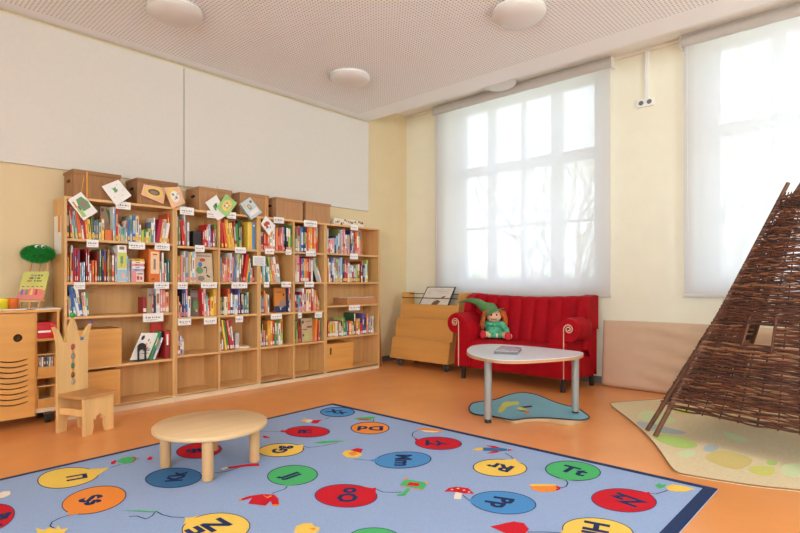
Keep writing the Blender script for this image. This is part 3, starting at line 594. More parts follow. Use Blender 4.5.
ROWS = [  # bay, shelf, crop x, crop y, crop scale, sticker, spines "x0 x1 top colour lean colour2"
 (0, 0, 60, 200, 11.85, 'y', "80 110 130 dgrn 0;115 135 60 red -30;136 160 90 pgrn -30 red;162 190 130 aqua -38;191 218 130 rorg -42;219 240 170 org -42;241 262 200 wht -30 crim;263 285 230 crim -25;286 310 230 org -22;311 345 225 yel -22;346 359 200 olv -12;361 380 190 dgrn -8 wht;385 405 240 slt;406 422 242 slt;423 440 238 slt;441 469 265 pgrn 0 gry;470 489 270 crm;490 520 225 yel 0 wht;628 645 80 wht 0 lblu;646 656 85 lblu;665 687 95 red;690 712 290 pch"),
 (0, 0, 115, 200, 10.67, 'y', "50 74 285 aqua;75 99 285 aqua;114 130 220 wht 0 org;136 158 215 blu;160 184 165 pgrn 0 wht;187 215 165 blu 0 lblu;220 250 170 pch 0 wht;254 279 265 wht;289 308 320 lime;309 328 315 grn 0 yel;330 352 340 crm;354 383 305 lime;385 412 235 slt 0 wht;413 428 190 wht;436 470 205 crim 38;473 490 200 org 38;491 515 205 wht 38 gry;524 552 245 wht 38;558 578 145 rorg 38"),
 (0, 1, 60, 240, 11.85, 'w', "68 90 210 crm;91 118 200 gold;120 134 150 org;136 156 65 wht 0 brn;158 178 100 red 0 pur;179 198 102 red 0 pur;199 217 101 red 0 pur;218 238 103 red 0 pur;240 260 270 lblu 0 wht;261 281 270 lblu 0 wht;282 303 262 lblu 0 wht;308 331 105 dred;332 353 105 red 0 wht;355 380 285 wht 0 red;382 418 240 rorg;420 444 245 org;445 466 130 dred;470 500 110 grn 0 pgrn;503 526 110 nvy;527 553 115 red 0 blu;556 570 140 brn;571 595 120 gold 0 yel;598 613 180 olv;618 655 175 rorg 0 wht;658 676 200 wht 0 aqua"),
 (0, 1, 115, 240, 11.85, 'w', "142 160 190 lblu;163 181 225 wht 0 lblu;535 555 260 wht 0 grn;558 590 150 wht 0 pnk;592 619 275 pch 0 org;625 652 235 teal;655 676 260 tan"),
 (0, 2, 60, 280, 6.957, 'w', "32 44 115 pch -14;46 60 110 slt -16;76 97 40 blu -44 lblu;98 116 45 wht -44 nvy;117 139 42 blu -44 wht;141 153 90 pch -16;155 167 86 wht -14;169 181 86 grn -12;578 602 120 dred;640 652 95 crim;653 666 110 nvy;668 696 60 wht 0 pch;699 714 65 pnk;716 732 66 sal;735 757 85 pch 0 sal"),
 (0, 3, 120, 310, 5.714, '', "150 163 120 grn 62;164 174 135 blu 58;175 187 155 wht 54;232 264 120 dred 0 red"),
 (1, 0, 172, 205, 11.84, 'w', "62 76 130 pgrn 0 wht;78 95 172 olv;98 119 180 red -26;121 139 182 red -26;141 153 110 wht -14;155 178 200 gry 0 wht;365 385 295 red;386 407 295 red 0 wht;408 426 230 red 0 wht;428 452 230 lil 0 wht;455 470 300 pur;472 497 302 red 0 pur;505 520 230 olv"),
 (2, 0, 217, 205, 10.66, 'y', "50 72 150 red -14;74 95 190 rorg -32;96 112 155 org -36;113 130 160 yel -36;131 146 190 org -36;147 164 190 yel -36 wht;166 186 190 yel -32;190 210 175 crim -22 gry;215 234 200 grn -18;235 250 165 dgrn -12 lime;251 264 235 gry"),
 (1, 1, 172, 245, 13.3, 'r', "58 79 130 org;81 104 150 lime 0 crm;105 134 130 sal;135 159 130 lblu;160 179 80 crm 0 yel;181 214 85 slt 0 gry;216 240 95 tan;242 265 95 crm 0 yel;270 298 90 lblu 0 wht;299 316 85 wht 0 pch"),
 (2, 1, 217, 245, 11.84, 'r', "44 60 155 lblu;61 80 220 pch 0 org;82 104 230 pnk 0 wht;105 125 150 sal;126 149 200 rorg;150 166 95 wht 0 nvy;167 188 145 pnk 14;190 213 190 slt 10;215 235 270 lblu 0 wht;240 259 110 wht 10 lime;262 281 105 olv 14 wht;285 300 110 dred 14 wht;302 340 108 red 46;342 354 150 yel 34;356 379 165 teal 24;386 414 270 pch 0 crm;416 440 265 dred"),
 (1, 2, 172, 282, 12.4, 'r', "44 58 230 tan;59 70 200 grn;72 90 175 org;91 104 250 wht 0 blk;106 124 280 rorg 0 wht;126 146 92 nvy;148 170 90 blu 0 pnk;171 196 90 blu 0 pnk;200 235 175 wht 0 crm;336 364 90 red -14;366 394 90 wht -12 pnk;396 414 150 teal;415 432 215 wht 0 red;433 456 215 red;460 505 185 yel;511 560 92 gold"),
 (2, 2, 217, 282, 12.4, 'w', "42 62 190 tan 0 olv;63 82 185 dgrn;84 108 185 crm;109 134 187 crm 0 pch;136 165 85 rorg;167 194 92 nvy 0 wht;195 209 255 blu;211 240 160 wht 0 lblu;241 258 160 wht 0 red;259 276 88 pur 0 blu;278 291 260 red;292 310 145 nvy 0 pch;312 334 150 tan;335 349 165 teal;350 364 140 nvy;366 386 130 pgrn 0 slt"),
 (1, 3, 172, 310, 8.89, 'w', "32 48 155 org -6;50 63 230 nvy -6 red;65 80 232 wht -6 pur;86 106 255 gry 0 wht"),
 (2, 3, 172, 310, 8.89, 'w', "424 440 150 wht 0 grn;442 455 240 rorg 0 wht;476 492 84 yel -40;494 510 84 grn -40;512 528 86 red -38 sal;530 543 90 pur -35 nvy;545 558 92 red -34 wht;564 598 205 gry"),
 (3, 0, 256, 210, 10.53, 'r', "54 74 235 wht 0 pur;76 100 240 red 0 crim;101 120 250 red;121 141 250 rorg;145 170 250 yel 0 wht;173 200 190 wht;208 234 190 org;235 250 240 red 0 pnk;251 269 240 sal 0 red;270 286 180 pnk;287 306 180 teal 0 blk;307 332 182 blk 0 wht;336 359 195 lime 0 crm;360 379 160 grn 0 dgrn"),
 (4, 0, 256, 210, 10.53, 'w', "414 438 270 grn 0 pgrn;440 459 172 pch 0 crim;460 475 180 slt;476 499 185 blu 0 wht;500 518 180 nvy 0 grn;520 534 240 crm;535 552 180 rorg;553 570 181 org;571 591 182 gold 0 yel;592 609 180 rorg;610 629 181 org;631 646 180 red 0 gry"),
 (3, 1, 256, 250, 10.53, 'y', "50 66 165 wht -4 teal;67 82 170 aqua -8;84 102 90 gry -14 wht;112 130 65 teal -26;131 149 178 wht -20;160 176 72 lime -40 yel;178 205 100 sal -30 org;206 229 72 wht -30 gry;231 258 150 wht -20 aqua"),
 (4, 1, 256, 250, 10.53, 'w', "412 429 60 pch 0 crm;430 457 50 wht 0 pnk;459 470 90 crim;471 489 88 blu 0 pnk;490 505 85 teal 0 blu;506 520 90 gold;521 535 90 org;536 554 90 rorg 0 red;556 578 70 dred;582 598 110 wht 0 crm;626 640 76 wht -74 grn"),
 (3, 2, 256, 280, 10.53, 'w', "45 64 165 lblu 0 aqua;66 83 168 teal 0 slt;85 104 115 org 0 rorg;106 120 150 pch 0 sal;122 146 155 wht 0 gry;302 316 85 nvy 0 red;318 333 85 wht 0 lil;336 352 125 wht 18 red"),
 (4, 2, 256, 280, 10.53, 'r', "412 425 155 red 0 wht;426 440 158 nvy;441 459 158 lblu 0 slt;460 481 125 crim 0 sal;485 502 88 wht 0 lblu;506 525 84 dred 0 pnk;530 554 100 crm 0 yel;555 579 98 crm 0 pch;581 600 84 red 0 wht;602 614 110 lblu;615 634 105 gold 0 org;636 650 150 rorg;652 664 210 tan"),
 (3, 3, 256, 310, 10.53, 'w', "45 60 212 slt 0 wht;61 77 120 dgrn 0 red;78 94 215 pnk 0 red;95 113 265 grn 0 pch;115 150 112 org 0 gold;151 174 112 org 0 yel;176 195 110 red;197 211 130 grn 0 wht;212 230 125 olv;231 250 140 wht;252 273 100 lime 0 org"),
 (4, 3, 256, 310, 10.53, 'r', "410 424 120 grn;425 439 118 lime 0 dgrn;441 455 112 nvy 0 red;456 474 180 rorg 0 red;604 630 96 org 10;632 650 110 red;655 676 82 grn 0 teal;680 699 105 grn 0 wht;701 716 130 red 0 crm"),
 (5, 0, 322, 220, 12.9, 'r', "70 84 110 wht;85 105 255 red;107 126 240 wht 0 pnk;127 146 240 pnk 0 wht;147 164 230 gry;165 181 205 nvy;185 208 205 lblu 0 gry;209 225 108 olv 0 wht;227 249 125 gry 0 lil;251 274 130 pnk 0 wht;276 299 110 sal 0 red;301 320 190 wht 0 pnk;321 336 190 gry 0 tan;337 355 190 pnk;356 376 130 nvy 0 lil;378 398 165 wht 8;404 420 250 slt 0 nvy;422 440 152 rorg 0 red;441 462 152 org 0 wht;466 497 140 pnk 0 teal"),
 (5, 1, 322, 250, 12.9, 'y', "74 91 100 org 0 crm;92 110 160 wht;114 130 110 blu 0 nvy;131 150 105 pur 0 wht;151 166 108 wht 0 crim;168 185 118 pgrn 0 wht;187 210 125 lime;212 234 120 lil 0 gry;236 260 100 lblu 0 wht;262 284 122 nvy;286 309 120 red;310 332 120 red 0 dred;336 356 170 wht 0 crm;360 384 190 gry 0 wht;386 406 200 red 0 wht;410 436 205 blu 0 lblu;440 459 190 lime;460 486 180 olv 0 wht;490 508 145 dred 0 wht;509 525 148 wht 0 pur;527 544 190 nvy 0 lblu;546 560 190 lblu;561 574 180 wht;576 592 130 lime 0 crm"),
 (5, 3, 322, 305, 12.9, 'w', "78 100 215 red 0 rorg;102 120 230 lime;121 137 230 lime 0 gold;140 155 230 gold;156 172 230 org 0 gold;176 191 215 wht;193 211 210 pch 0 wht;212 234 200 brn 0 pch;236 255 195 gry 0 blk;258 274 165 lime 0 crm;276 299 165 grn;301 318 220 teal;319 336 222 teal 0 nvy;338 360 210 rorg 0 pch;364 388 210 gold 0 org;390 413 225 grn 0 aqua;415 430 100 dgrn 0 wht;432 459 178 rorg 0 sal;464 490 175 lime 0 wht;495 518 235 red 0 pnk;521 545 112 pur;546 570 112 pur 0 nvy;573 600 110 org 0 tan;602 618 200 slt 0 blk;621 645 140 gry 0 tan;647 661 145 wht 0 pgrn"),
]
ALL = {}
for (bay, sh, cx, cy, s, st, spec) in ROWS:
    z = SHZ[BU[bay]][sh]+.009
    for it in spec.split(';'):
        q = it.split(); x0, x1, top = float(q[0]), float(q[1]), float(q[2]); key = q[3]; lean = float(q[4]) if len(q) > 4 else 0; k2 = q[5] if len(q) > 5 else None
        YS = 4.852+br.uniform(-.012, .016)
        a = ony(cx+x0/s, cy+top/s, YS); c = ony(cx+x1/s, cy+top/s, YS)
        h = (a.z+c.z)/2-z; dx = ony(cx+(x0+lean)/s, cy, YS).x-a.x
        zc = (SHZ[BU[bay]][sh-1]-.012 if sh > 0 else ZTOP-T)-z-.004
        h = max(.07, min(h, zc))
        ALL.setdefault((bay, sh), []).append([a.x, c.x-a.x, h, key, dx/h, k2, st, YS])
# blockers: other things standing on the shelves, as (bay, shelf, x0, x1)
BLOCK = {}
def block(bay, sh, x0, x1): BLOCK.setdefault((bay, sh), []).append((x0, x1))

# boxes, binders and books that face out
def shz(bay, sh): return SHZ[BU[bay]][sh]+.009
def facing(bay, sh, px, lab, base, draw, lean=0.10, ybase=4.90, th=.014, group=None, name='picture_book'):
    """book standing with its cover to the room: px = (xl, xr, top), leaning back a little"""
    z = shz(bay, sh); A, B = ony(px[0], px[2], ybase), ony(px[1], px[2], ybase)
    h = (A.z+B.z)/2-z; xl, xr = A.x, B.x
    t = thing(name, lab, 'book', ((xl+xr)/2, ybase, z), 0, group)
    e2 = Vector((0, math.sin(lean), math.cos(lean))); n = Vector((0, -math.cos(lean), math.sin(lean))); W = xr-xl
    o = Vector((xl, ybase+math.sin(lean)*.0, z+th*math.sin(lean)*0+.001))
    b = MB(); b.obox(o, (W, 0, 0), e2*h, -n*.002, base); b.obox(o-n*(th-.002), (W, 0, 0), e2*h, -n*.002, base); b.obox(o-n*.002+Vector((.002, 0, 0))+e2*.002, (W-.004, 0, 0), e2*(h-.004), -n*(th-.004), M_PAGES); b.obox(o, (.002, 0, 0), e2*h, -n*th, base)
    part(b, 'cover', t)
    d = MB()
    for k, (kind, m, args) in enumerate(draw):
        dd = .0004+.0004*k
        if kind == 'e': pts = [(args[0]+args[2]*math.cos(a), args[1]+args[3]*math.sin(a)) for a in [2*PI*i/18 for i in range(18)]]
        else: pts = args
        d.prism([o+Vector((u*W, 0, 0))+e2*(v*h)+n*dd for u, v in pts], n*.0003, m)
    part(d, 'cover_picture', t)
    if ybase < 4.95: block(bay, sh, xl, xr)
R = lambda u0, v0, u1, v1: [(u0, v0), (u1, v0), (u1, v1), (u0, v1)]
facing(0, 0, (100.5, 112.4, 206.6), 'beige picture book with a green leaf cover, top shelf of the leftmost bay', mat('cover_mauve', (172, 140, 116)),
       [('p', DGR, [(.45, .95), (.75, .9), (.95, .6), (.9, .35), (.78, .5), (.65, .75)]), ('p', DGR, [(.7, .3), (.95, .4), (.95, .05), (.8, .1)]), ('e', BRN, (.2, .9, .14, .06))], .05, 4.93)
facing(1, 1, (196.0, 213.3, 253), 'beige picture book with a small figure in a red hat, second shelf of second bay', mat('cover_beige', (214, 196, 168)),
       [('p', GRY, R(.12, .88, .9, .92)), ('e', REDP, (.42, .76, .17, .06)), ('e', BLU, (.28, .6, .12, .09)), ('e', GRN, (.24, .4, .2, .12)), ('p', BLK, [(.45, .5), (.6, .55), (.62, .5), (.5, .46)]), ('p', BLK, [(.6, .3), (.64, .3), (.66, .5), (.62, .5)]), ('p', BLK, [(.6, .2), (.8, .14), (.82, .18), (.64, .26)]), ('e', GRY, (.3, .12, .2, .09)), ('p', SAL, [(.4, .25), (.55, .3), (.5, .36), (.38, .3)])], .10, 4.90)
facing(1, 2, (190.6, 199.2, 290), 'dark grey-green book facing out on the third shelf of the second bay', mat('cover_greygreen', (112, 110, 96)),
       [('p', GRY, R(.05, .72, .95, .9)), ('e', GRN, (.6, .4, .3, .2)), ('e', SAL, (.7, .2, .12, .06))], .06, 4.92)
facing(3, 2, (274.6, 286.2, 288.2), 'orange book with a navy lower edge facing out on third shelf of fourth bay', mat('cover_orange', (212, 132, 50)),
       [('p', mat('book_navy', (46, 58, 98)), R(0, 0, 1, .26)), ('p', GRY, [(.42, .18), (.7, .18), (.95, .3), (.95, .42), (.7, .5), (.5, .46), (.42, .3)]), ('e', BLK, (.8, .72, .06, .06)), ('p', M_PAPER, R(.5, .1, .56, .2)), ('p', BRN, R(.2, .82, .7, .85))], .06, 4.885)
facing(4, 3, (301.8, 312.8, 318.3), 'beige book with a lime green strip facing out, fourth shelf of fifth bay', mat('cover_kraft', (196, 174, 138)),
       [('p', mat('book_lime_green', (186, 200, 90)), R(.36, .04, .58, .44)), ('e', BLK, (.15, .84, .09, .07)), ('p', GRY, R(.4, .84, .9, .88)), ('p', BRN, R(.5, .58, .95, .66)), ('p', BRN, R(.1, .5, .5, .54)), ('e', BLK, (.15, .28, .07, .06))], .06, 4.90)
facing(0, 3, (151.3, 163.6, 322.8), 'red book standing behind the leaning white book, fourth shelf of leftmost bay', mat('book_red', (206, 50, 44)), [('p', REDP, R(.1, .1, .9, .4))], .06, 5.0)

def xbox(bay, sh, x0, x1, top, m, lab, name, cat, extra=None, y0=4.85, d=.22, parts='box_body', bev=.002):
    z = shz(bay, sh); A, B = ony(x0, top, y0), ony(x1, top, y0); h = (A.z+B.z)/2-z
    t = thing(name, lab, cat, ((A.x+B.x)/2, y0, z)); b = MB(); b.box(A.x, B.x, y0, y0+d, z+.0005, z+h, m); part(b, parts, t, bev)
    if extra: extra(t, A.x, B.x, y0, z, h)
    block(bay, sh, A.x, B.x); return t
def spine_fill(rects, nm='spine_print'):
    def f(t, x0, x1, y0, z, h):
        b = MB(); W = x1-x0
        for k, (u0, v0, u1, v1, m) in enumerate(rects): b.box(x0+u0*W, x0+u1*W, y0-.0012-.0004*k, y0-.0002, z+v0*h, z+v1*h, m)
        part(b, nm, t)
    return f
LBL = mat('book_light_blue', (158, 198, 222)); LIM = mat('print_lime', (208, 214, 110))
xbox(0, 0, 105.0, 111.8, 230, mat('small_box_orange', (226, 118, 66)), 'small orange-red box in front of the leaf book, top shelf of leftmost bay', 'small_box', 'box', y0=4.848, d=.05)
xbox(0, 1, 117.6, 126.8, 245.2, M_PAPER, 'large white, lime and blue slipcase of picture books on the second shelf', 'book_slipcase', 'slipcase',
     spine_fill([(.04, .36, .96, .8, LIM), (.04, .02, .96, .34, LBL), (.3, .5, .6, .7, GRN), (.2, .88, .7, .96, GRY), (.4, .1, .8, .24, SAL), (.35, .42, .5, .5, ORG)]))
xbox(0, 1, 132.0, 144.0, 271.2, mat('box_pinkwhite', (236, 214, 206)), 'small pink and white printed box below stacked booklets on the second shelf', 'small_box', 'box',
     spine_fill([(.0, .0, .35, 1, PNK), (.4, .2, .6, .55, REDP), (.68, .2, .85, .5, REDP), (.45, .7, .9, .82, GRY)]), d=.16)
zz = ony(138, 271, 4.85).z
for k, (c, hx) in enumerate([('tan', 0), ('pnk', -.004), ('wht', .003), ('lil', -.003), ('crm', .002), ('gold', -.002)]):
    pass
STK = [('pale lilac', 'lil'), ('white', 'wht'), ('pink', 'pnk'), ('cream', 'crm'), ('golden yellow', 'gold')]
A, B = ony(131.6, 262, 4.85), ony(144.2, 262, 4.85); z0 = ony(138, 271.2, 4.85).z+.0015; z1 = ony(138, 258.8, 4.85).z; hk = (z1-z0)/5
PALT = {'lil': (186, 172, 206), 'wht': (238, 236, 230), 'pnk': (232, 150, 160), 'crm': (240, 226, 196), 'gold': (226, 168, 62)}
SPOS = ['lowest', 'second from bottom', 'middle one', 'second from top', 'topmost']
for k, (w_, c) in enumerate(STK):
    jx = [-.004, .003, -.002, .004, 0][k]; b = MB(); m = mat('booklet_'+c, PALT[c]); zk = z0+k*hk
    b.box(A.x+jx, B.x+jx, 4.85, 4.99, zk, zk+.002, m); b.box(A.x+jx, B.x+jx, 4.85, 4.99, zk+hk-.0025, zk+hk-.0005, m); b.box(A.x+jx, B.x+jx, 4.85, 4.852, zk+.002, zk+hk-.0025, m); b.box(A.x+jx+.003, B.x+jx-.003, 4.852, 4.987, zk+.002, zk+hk-.0025, M_PAGES)
    b.box(A.x+jx+.03, B.x+jx-.04, 4.8493, 4.8499, zk+hk*.35, zk+hk*.6, M_INK)
    tag(b.build('booklet', loc=((A.x+B.x)/2, 4.92, zk)), '%s booklet lying flat, %s of the stack on the pink box' % (w_, SPOS[k]), 'booklet', 'stacked booklets on the second shelf')
def binder_extra(t, x0, x1, y0, z, h):
    W = x1-x0; b = MB(); pts = []
    for (u, v, a0) in [(.86, .9, 0), (.24, .9, 1), (.24, .28, 2), (.86, .28, 3)]:
        for k in range(5):
            a = PI/2*(a0+k/4); pts.append((x0+u*W+.008*math.cos(a)-.0, y0-.001, z+v*h+.008*math.sin(a)))
    b.prism(pts, (0, -.0006, 0), mat('print_cream', (244, 206, 160))); b.box(x0+.42*W, x0+.62*W, y0-.0022, y0-.0017, z+.38*h, z+.7*h, mat('print_grey', (150, 130, 124))); b.box(x0+.34*W, x0+.76*W, y0-.0022, y0-.0017, z+.82*h, z+.86*h, REDP); b.box(x0+.25*W, x0+.5*W, y0-.0010, y0-.0004, z+.06*h, z+.11*h, BRN)
    part(b, 'spine_label', t, 0, 'cream label on the spine')
xbox(0, 1, 148.8, 159.8, 249.2, mat('binder_orange', (226, 116, 44)), 'thick orange ring binder with a cream label on the second shelf of leftmost bay', 'ring_binder', 'binder', binder_extra, d=.23)
xbox(0, 2, 147.2, 152.4, 288.6, mat('boxtan', (176, 146, 108)), 'tan magazine box between dark red books, third shelf of the leftmost bay', 'magazine_box', 'box',
     spine_fill([(.1, .62, 1, .97, GRY), (.3, .7, .8, .78, BRN)]), d=.16)
xbox(1, 0, 193.3, 201.8, 231.2, mat('blackbox', (36, 32, 36), .4), 'small black box standing on the top shelf of the second bay', 'small_box', 'box', y0=4.85, d=.12)
xbox(2, 0, 247.6, 252.1, 222, mat('binder_yellow', (240, 196, 70)), 'thick yellow ring binder on the top shelf of the third bay', 'ring_binder', 'binder', spine_fill([(.15, .06, .3, .94, mat('print_pale_yellow', (246, 218, 130)))], 'spine_print'), d=.23)
xbox(2, 0, 252.3, 254.9, 222.4, mat('binder_blue', (88, 144, 204)), 'thick blue ring binder right of the yellow one, top shelf of third bay', 'ring_binder', 'binder', lambda t, x0, x1, y0, z, h: (lambda b: (b.cyl((x0+.6*(x1-x0), y0-.002, z+.88*h), (x0+.6*(x1-x0), y0, z+.88*h), .009, M_PAPER, 14), part(b, 'finger_hole_ring', t)))(MB()), d=.23)
# shallow carton with papers
z = shz(5, 2); A, B = ony(351.2, 300, 4.85), ony(377.0, 300, 4.85); hh = ony(364, 297.5, 4.85).z-z
t = thing('cardboard_tray', 'shallow open cardboard box of papers on third shelf of the rightmost bay', 'box', ((A.x+B.x)/2, 4.95, z)); x0, x1 = A.x-.02, min(B.x, UX[4]-.03)
x0 -= .05
b = MB()
for (a, c, d, e, f, g) in [(x0, x1, 4.845, 4.85, 0, hh), (x0, x1, 5.095, 5.10, 0, hh), (x0, x0+.005, 4.85, 5.095, 0, hh), (x1-.005, x1, 4.85, 5.095, 0, hh), (x0+.005, x1-.005, 4.85, 5.095, 0, .005)]: b.box(a, c, d, e, z+f, z+g, M_CARD)
part(b, 'box_body', t)
b = MB()
for k in range(3): b.obox((x0+.012+.02*k, 4.855, z+hh-.018+.008*k), (x1-x0-.09, 0, .002*k), (0, .21, 0), (0, 0, .005), M_PAPER)
b.obox((x0+.012, 4.86, z+.006), (x1-x0-.06, 0, 0), (0, .21, 0), (0, 0, hh-.026), M_PAGES)
tag(b.build('paper_stack', loc=((x0+x1)/2, 4.95, z+.01)), 'white papers lying in the shallow cardboard box', 'papers')
# metal bookend, leaning white book and lying books
z = shz(0, 3); A, B = ony(137.3, 350, 4.84), ony(146.2, 350, 4.84); W = B.x-A.x; H = ony(141, 343.2, 4.84).z-z
t = thing('bookend', 'black arched metal bookend before the leaning white book, fourth shelf of leftmost bay', 'bookend', ((A.x+B.x)/2, 4.84, z))
outer = [(0, 0)]+[(W/2-W/2*math.cos(PI*k/12), H-W/2+W/2*math.sin(PI*k/12)) for k in range(13)]+[(W, 0)]
inner = [(W*.22, H*.1)]+[(W/2-W*.28*math.cos(PI*k/10), H*.5+W*.28*math.sin(PI*k/10)) for k in range(11)]+[(W*.78, H*.1)]
b = MB(); b.plate([outer, inner], .002, (A.x, 4.838, z+.002), (1, 0, 0), (0, 0, 1), M_BLACK); part(b, 'arch_plate', t)
b = MB(); b.box(A.x, B.x, 4.839, 4.93, z+.0003, z+.0018, M_BLACK); part(b, 'foot_plate', t)
# white picture book leaning to the right, cover to the room
P = [ony(x, y, 4.87) for x, y in [(130.0, 358.5), (148.0, 358.3), (158.4, 331.2), (141.8, 331.2)]]
zoff = z+.002-min(P[0].z, P[1].z); P = [p+Vector((0, 0, zoff)) for p in P]; P[1].z = P[0].z
t = thing('picture_book', 'white picture book leaning right behind the black bookend, fourth shelf of leftmost bay', 'book', (P[0].x, 4.87, z))
b = MB(); b.prism(P, (0, .012, 0), M_PAPER); part(b, 'cover', t)
d = MB()
def luv(u, v): return P[0]*(1-u)*(1-v)+P[1]*u*(1-v)+P[2]*u*v+P[3]*(1-u)*v+Vector((0, -.0006, 0))
for (u, v, r, m) in [(.2, .82, .09, BLK), (.55, .55, .07, SAL), (.7, .4, .06, PNK), (.6, .72, .05, GRY), (.75, .62, .05, SAL), (.3, .5, .05, GRY)]: d.prism([luv(u+r*math.cos(a), v+r*math.sin(a)) for a in [2*PI*i/14 for i in range(14)]], (0, .0005, 0), m)
for v in (.3, .36, .2): d.prism([luv(.5, v), luv(.9, v), luv(.9, v+.03), luv(.5, v+.03)], (0, .0005, 0), GRY)
part(d, 'cover_picture', t)
block(0, 3, P[0].x, P[1].x+.002)
z = shz(2, 3); A, B = ony(239.4, 349, 4.86), ony(249.6, 349, 4.86)
b = MB(); b.box(A.x, B.x, 4.86, 5.06, z+.0005, z+.003, BM['crm']); b.box(A.x+.002, B.x-.002, 4.862, 5.058, z+.003, z+.020, M_PAGES); b.box(A.x, B.x, 4.86, 5.06, z+.020, z+.0225, BM['pch'])
tag(b.build('book', loc=((A.x+B.x)/2, 4.95, z)), 'peach book lying flat on the fourth shelf of the third bay', 'book', 'books in the bookcases')
b = MB(); A, B = ony(322+634/12.9*0+0, 0, 4.9), ony(0, 0, 4.9)
z = shz(4, 1); A, B = ony(314.4, 270, 4.9), ony(318.2, 270, 4.9); h = ony(318, 270.5, 4.9).z-z
b = MB(); b.box(A.x, B.x, 4.93, 4.932, z+.0005, z+h, M_BLACK); b.box(A.x, B.x, 4.932, 5.03, z+.0005, z+.0025, M_BLACK); tag(b.build('bookend', loc=((A.x+B.x)/2, 4.95, z)), 'black metal bookend at the right of the second shelf, fifth bay', 'bookend')
block(4, 1, A.x, B.x)

# place the standing books without letting them run into each other
for (bay, sh), lst in ALL.items():
    xa, xb = BX[bay][0]+.002, BX[bay][1]-.002; z = SHZ[BU[bay]][sh]+.009
    lst.sort(key=lambda q: q[0]+q[1]/2); prev = None; n = 0
    blk = sorted(BLOCK.get((bay, sh), []))
    items = [('b', q) for q in lst]
    for wf in (.96, .88, .8, .7, .6):
        prev = None
        placed = []
        for q in lst:
            x, w, h, key, tn, k2, st, YS = q
            w = max(.006, w*wf)
            if tn < 0: x = max(x, xa+(-tn)*h+.002)
            if prev:
                px, pw, ph, ptn = prev; c_ = math.sqrt(1+ptn*ptn); hm = min(h, ph)
                x = max(x, px+pw*c_+.0006, px+pw*c_+hm*(ptn-tn)+.0006 if ptn > tn else -9)
            for (a, c) in blk:
                if a-.004 < x+w*.5 < c+.004 and not (bay == 0 and sh == 0 and a < 1.77) : x = max(x, c+.001)
            if tn > 0 and x+w*math.sqrt(1+tn*tn)+tn*h > xb: tn = max(0, (xb-x-w)/h-.03)
            if x+w > xb: continue
            placed.append([x, w, h, key, tn, k2, st, YS]); prev = (x, w, h, tn)
        if len(placed) == len(lst): break
    # push back from the right-hand obstacles
    lim = xb
    for q in reversed(placed):
        for (a, c) in blk:
            if q[0] < a and q[0]+q[1] > a-.001: q[0] = a-.001-q[1]
    for i, (x, w, h, key, tn, k2, st, YS) in enumerate(placed):
        d = max(.11, min(.235, h*br.uniform(.68, .82)))
        if (bay, sh) == (0, 3): d = .12
        stk = {'y': M_STK, 'w': M_STW, 'r': M_STR, '': None}[st]
        if br.random() < .25: stk = None
        b = book_mesh(w, h, d, key, stk, k2)
        o = bpy.data.objects.new('book', b.mesh('book')); COL.objects.link(o)
        lift = 0.0
        a = math.atan(tn)                        # positive: top to the right
        ox = x
        if a > 0: ox = x; lift = w*math.sin(a)
        o.rotation_euler = (0, a, 0)
        o.location = (ox+(w*(1/math.cos(a)-math.cos(a)) if a > 0 else 0), YS, z+.0006+(lift if a > 0 else 0))
        size = 'tall' if h > .26 else ('small' if h < .19 else ('thin' if w < .018 else 'medium'))
        if w > .045: size = 'thick'
        ln = ' leaning' if abs(tn) > .12 else ''
        tag(o, '%s%s %s book, %s on %s of %s' % (size, ln, WORD[key], nth(i, len(placed)), SHN[sh], BAYS[bay]), 'book', 'books in the bookcases')

# ------------------------------------------------------------------ storage cart at the left
CY0, CY1, CXR = 4.83, 5.135, 1.262
t = thing('storage_cart', 'beech storage cart with slotted door and open shelves, left of the bookcases', 'cart', (.83, 4.98, 0))
M_CART = M_BEECH
b = MB(); b.box(.40, 1.268, CY0-.004, CY1, .868, .888, M_CART); part(b, 'top_panel', t, .002)
b = MB(); b.box(1.094, 1.272, CY0-.008, CY1, .8885, .897, M_WHITE); part(b, 'top_plate', t, .002, 'white plate on the open end of the top')
for (a, c) in ((.40, .418), (1.097, 1.112), (1.244, 1.262)):
    b = MB(); b.box(a, c, CY0+.002, CY1, .125, .868, M_CART); part(b, 'side_panel', t, .0015)
b = MB(); b.box(.418, 1.244, CY1-.008, CY1, .125, .868, M_CART); part(b, 'back_panel', t)
b = MB(); b.box(.40, 1.262, CY0+.004, CY1, .09, .125, M_PALE); part(b, 'base_board', t, .001)
for z in (.365, .655):
    b = MB(); b.box(1.1125, 1.2435, CY0+.006, CY1-.009, z-.012, z+.006, M_CART); part(b, 'shelf', t, .001)
# door with round hole and smile shaped slots
x0, x1, z0, z1 = .60, 1.094, .075, .864
hole = [(.985-x0+.030*math.cos(a), ony(17, 338, CY0).z-z0+.030*math.sin(a)) for a in [2*PI*k/28 for k in range(28)]]
holes = [hole]
for k in range(9):
    zc = ony(28, 358.3+5.3*k, CY0).z-z0-.0
    up = []; lo = []
    for i in range(15):
        u = -1+2*i/14; xx = .955-x0+.095*u; s = -.018*(1-u*u); e = .0050*math.sqrt(max(.05, 1-u**8))
        up.append((xx, zc+s+e)); lo.append((xx, zc+s-e))
    holes.append(up+lo[::-1])
b = MB(); b.plate([[(0, 0), (x1-x0, 0), (x1-x0, z1-z0), (0, z1-z0)]]+holes, .016, (x0, CY0-.008, z0), (1, 0, 0), (0, 0, 1), M_BEECHX); part(b, 'door', t)
b = MB(); b.box(x0, 1.096, CY0+.02, CY0+.024, .13, .86, mat('cart_inside_painted_shade', (92, 66, 40), .9)); part(b, 'shade_panel', t)  # dark sheet behind the door, paints shade into its hole and slots
b = MB(); b.box(.42, .598, CY0-.016, CY0, .075, .864, M_BEECHX); part(b, 'door', t)
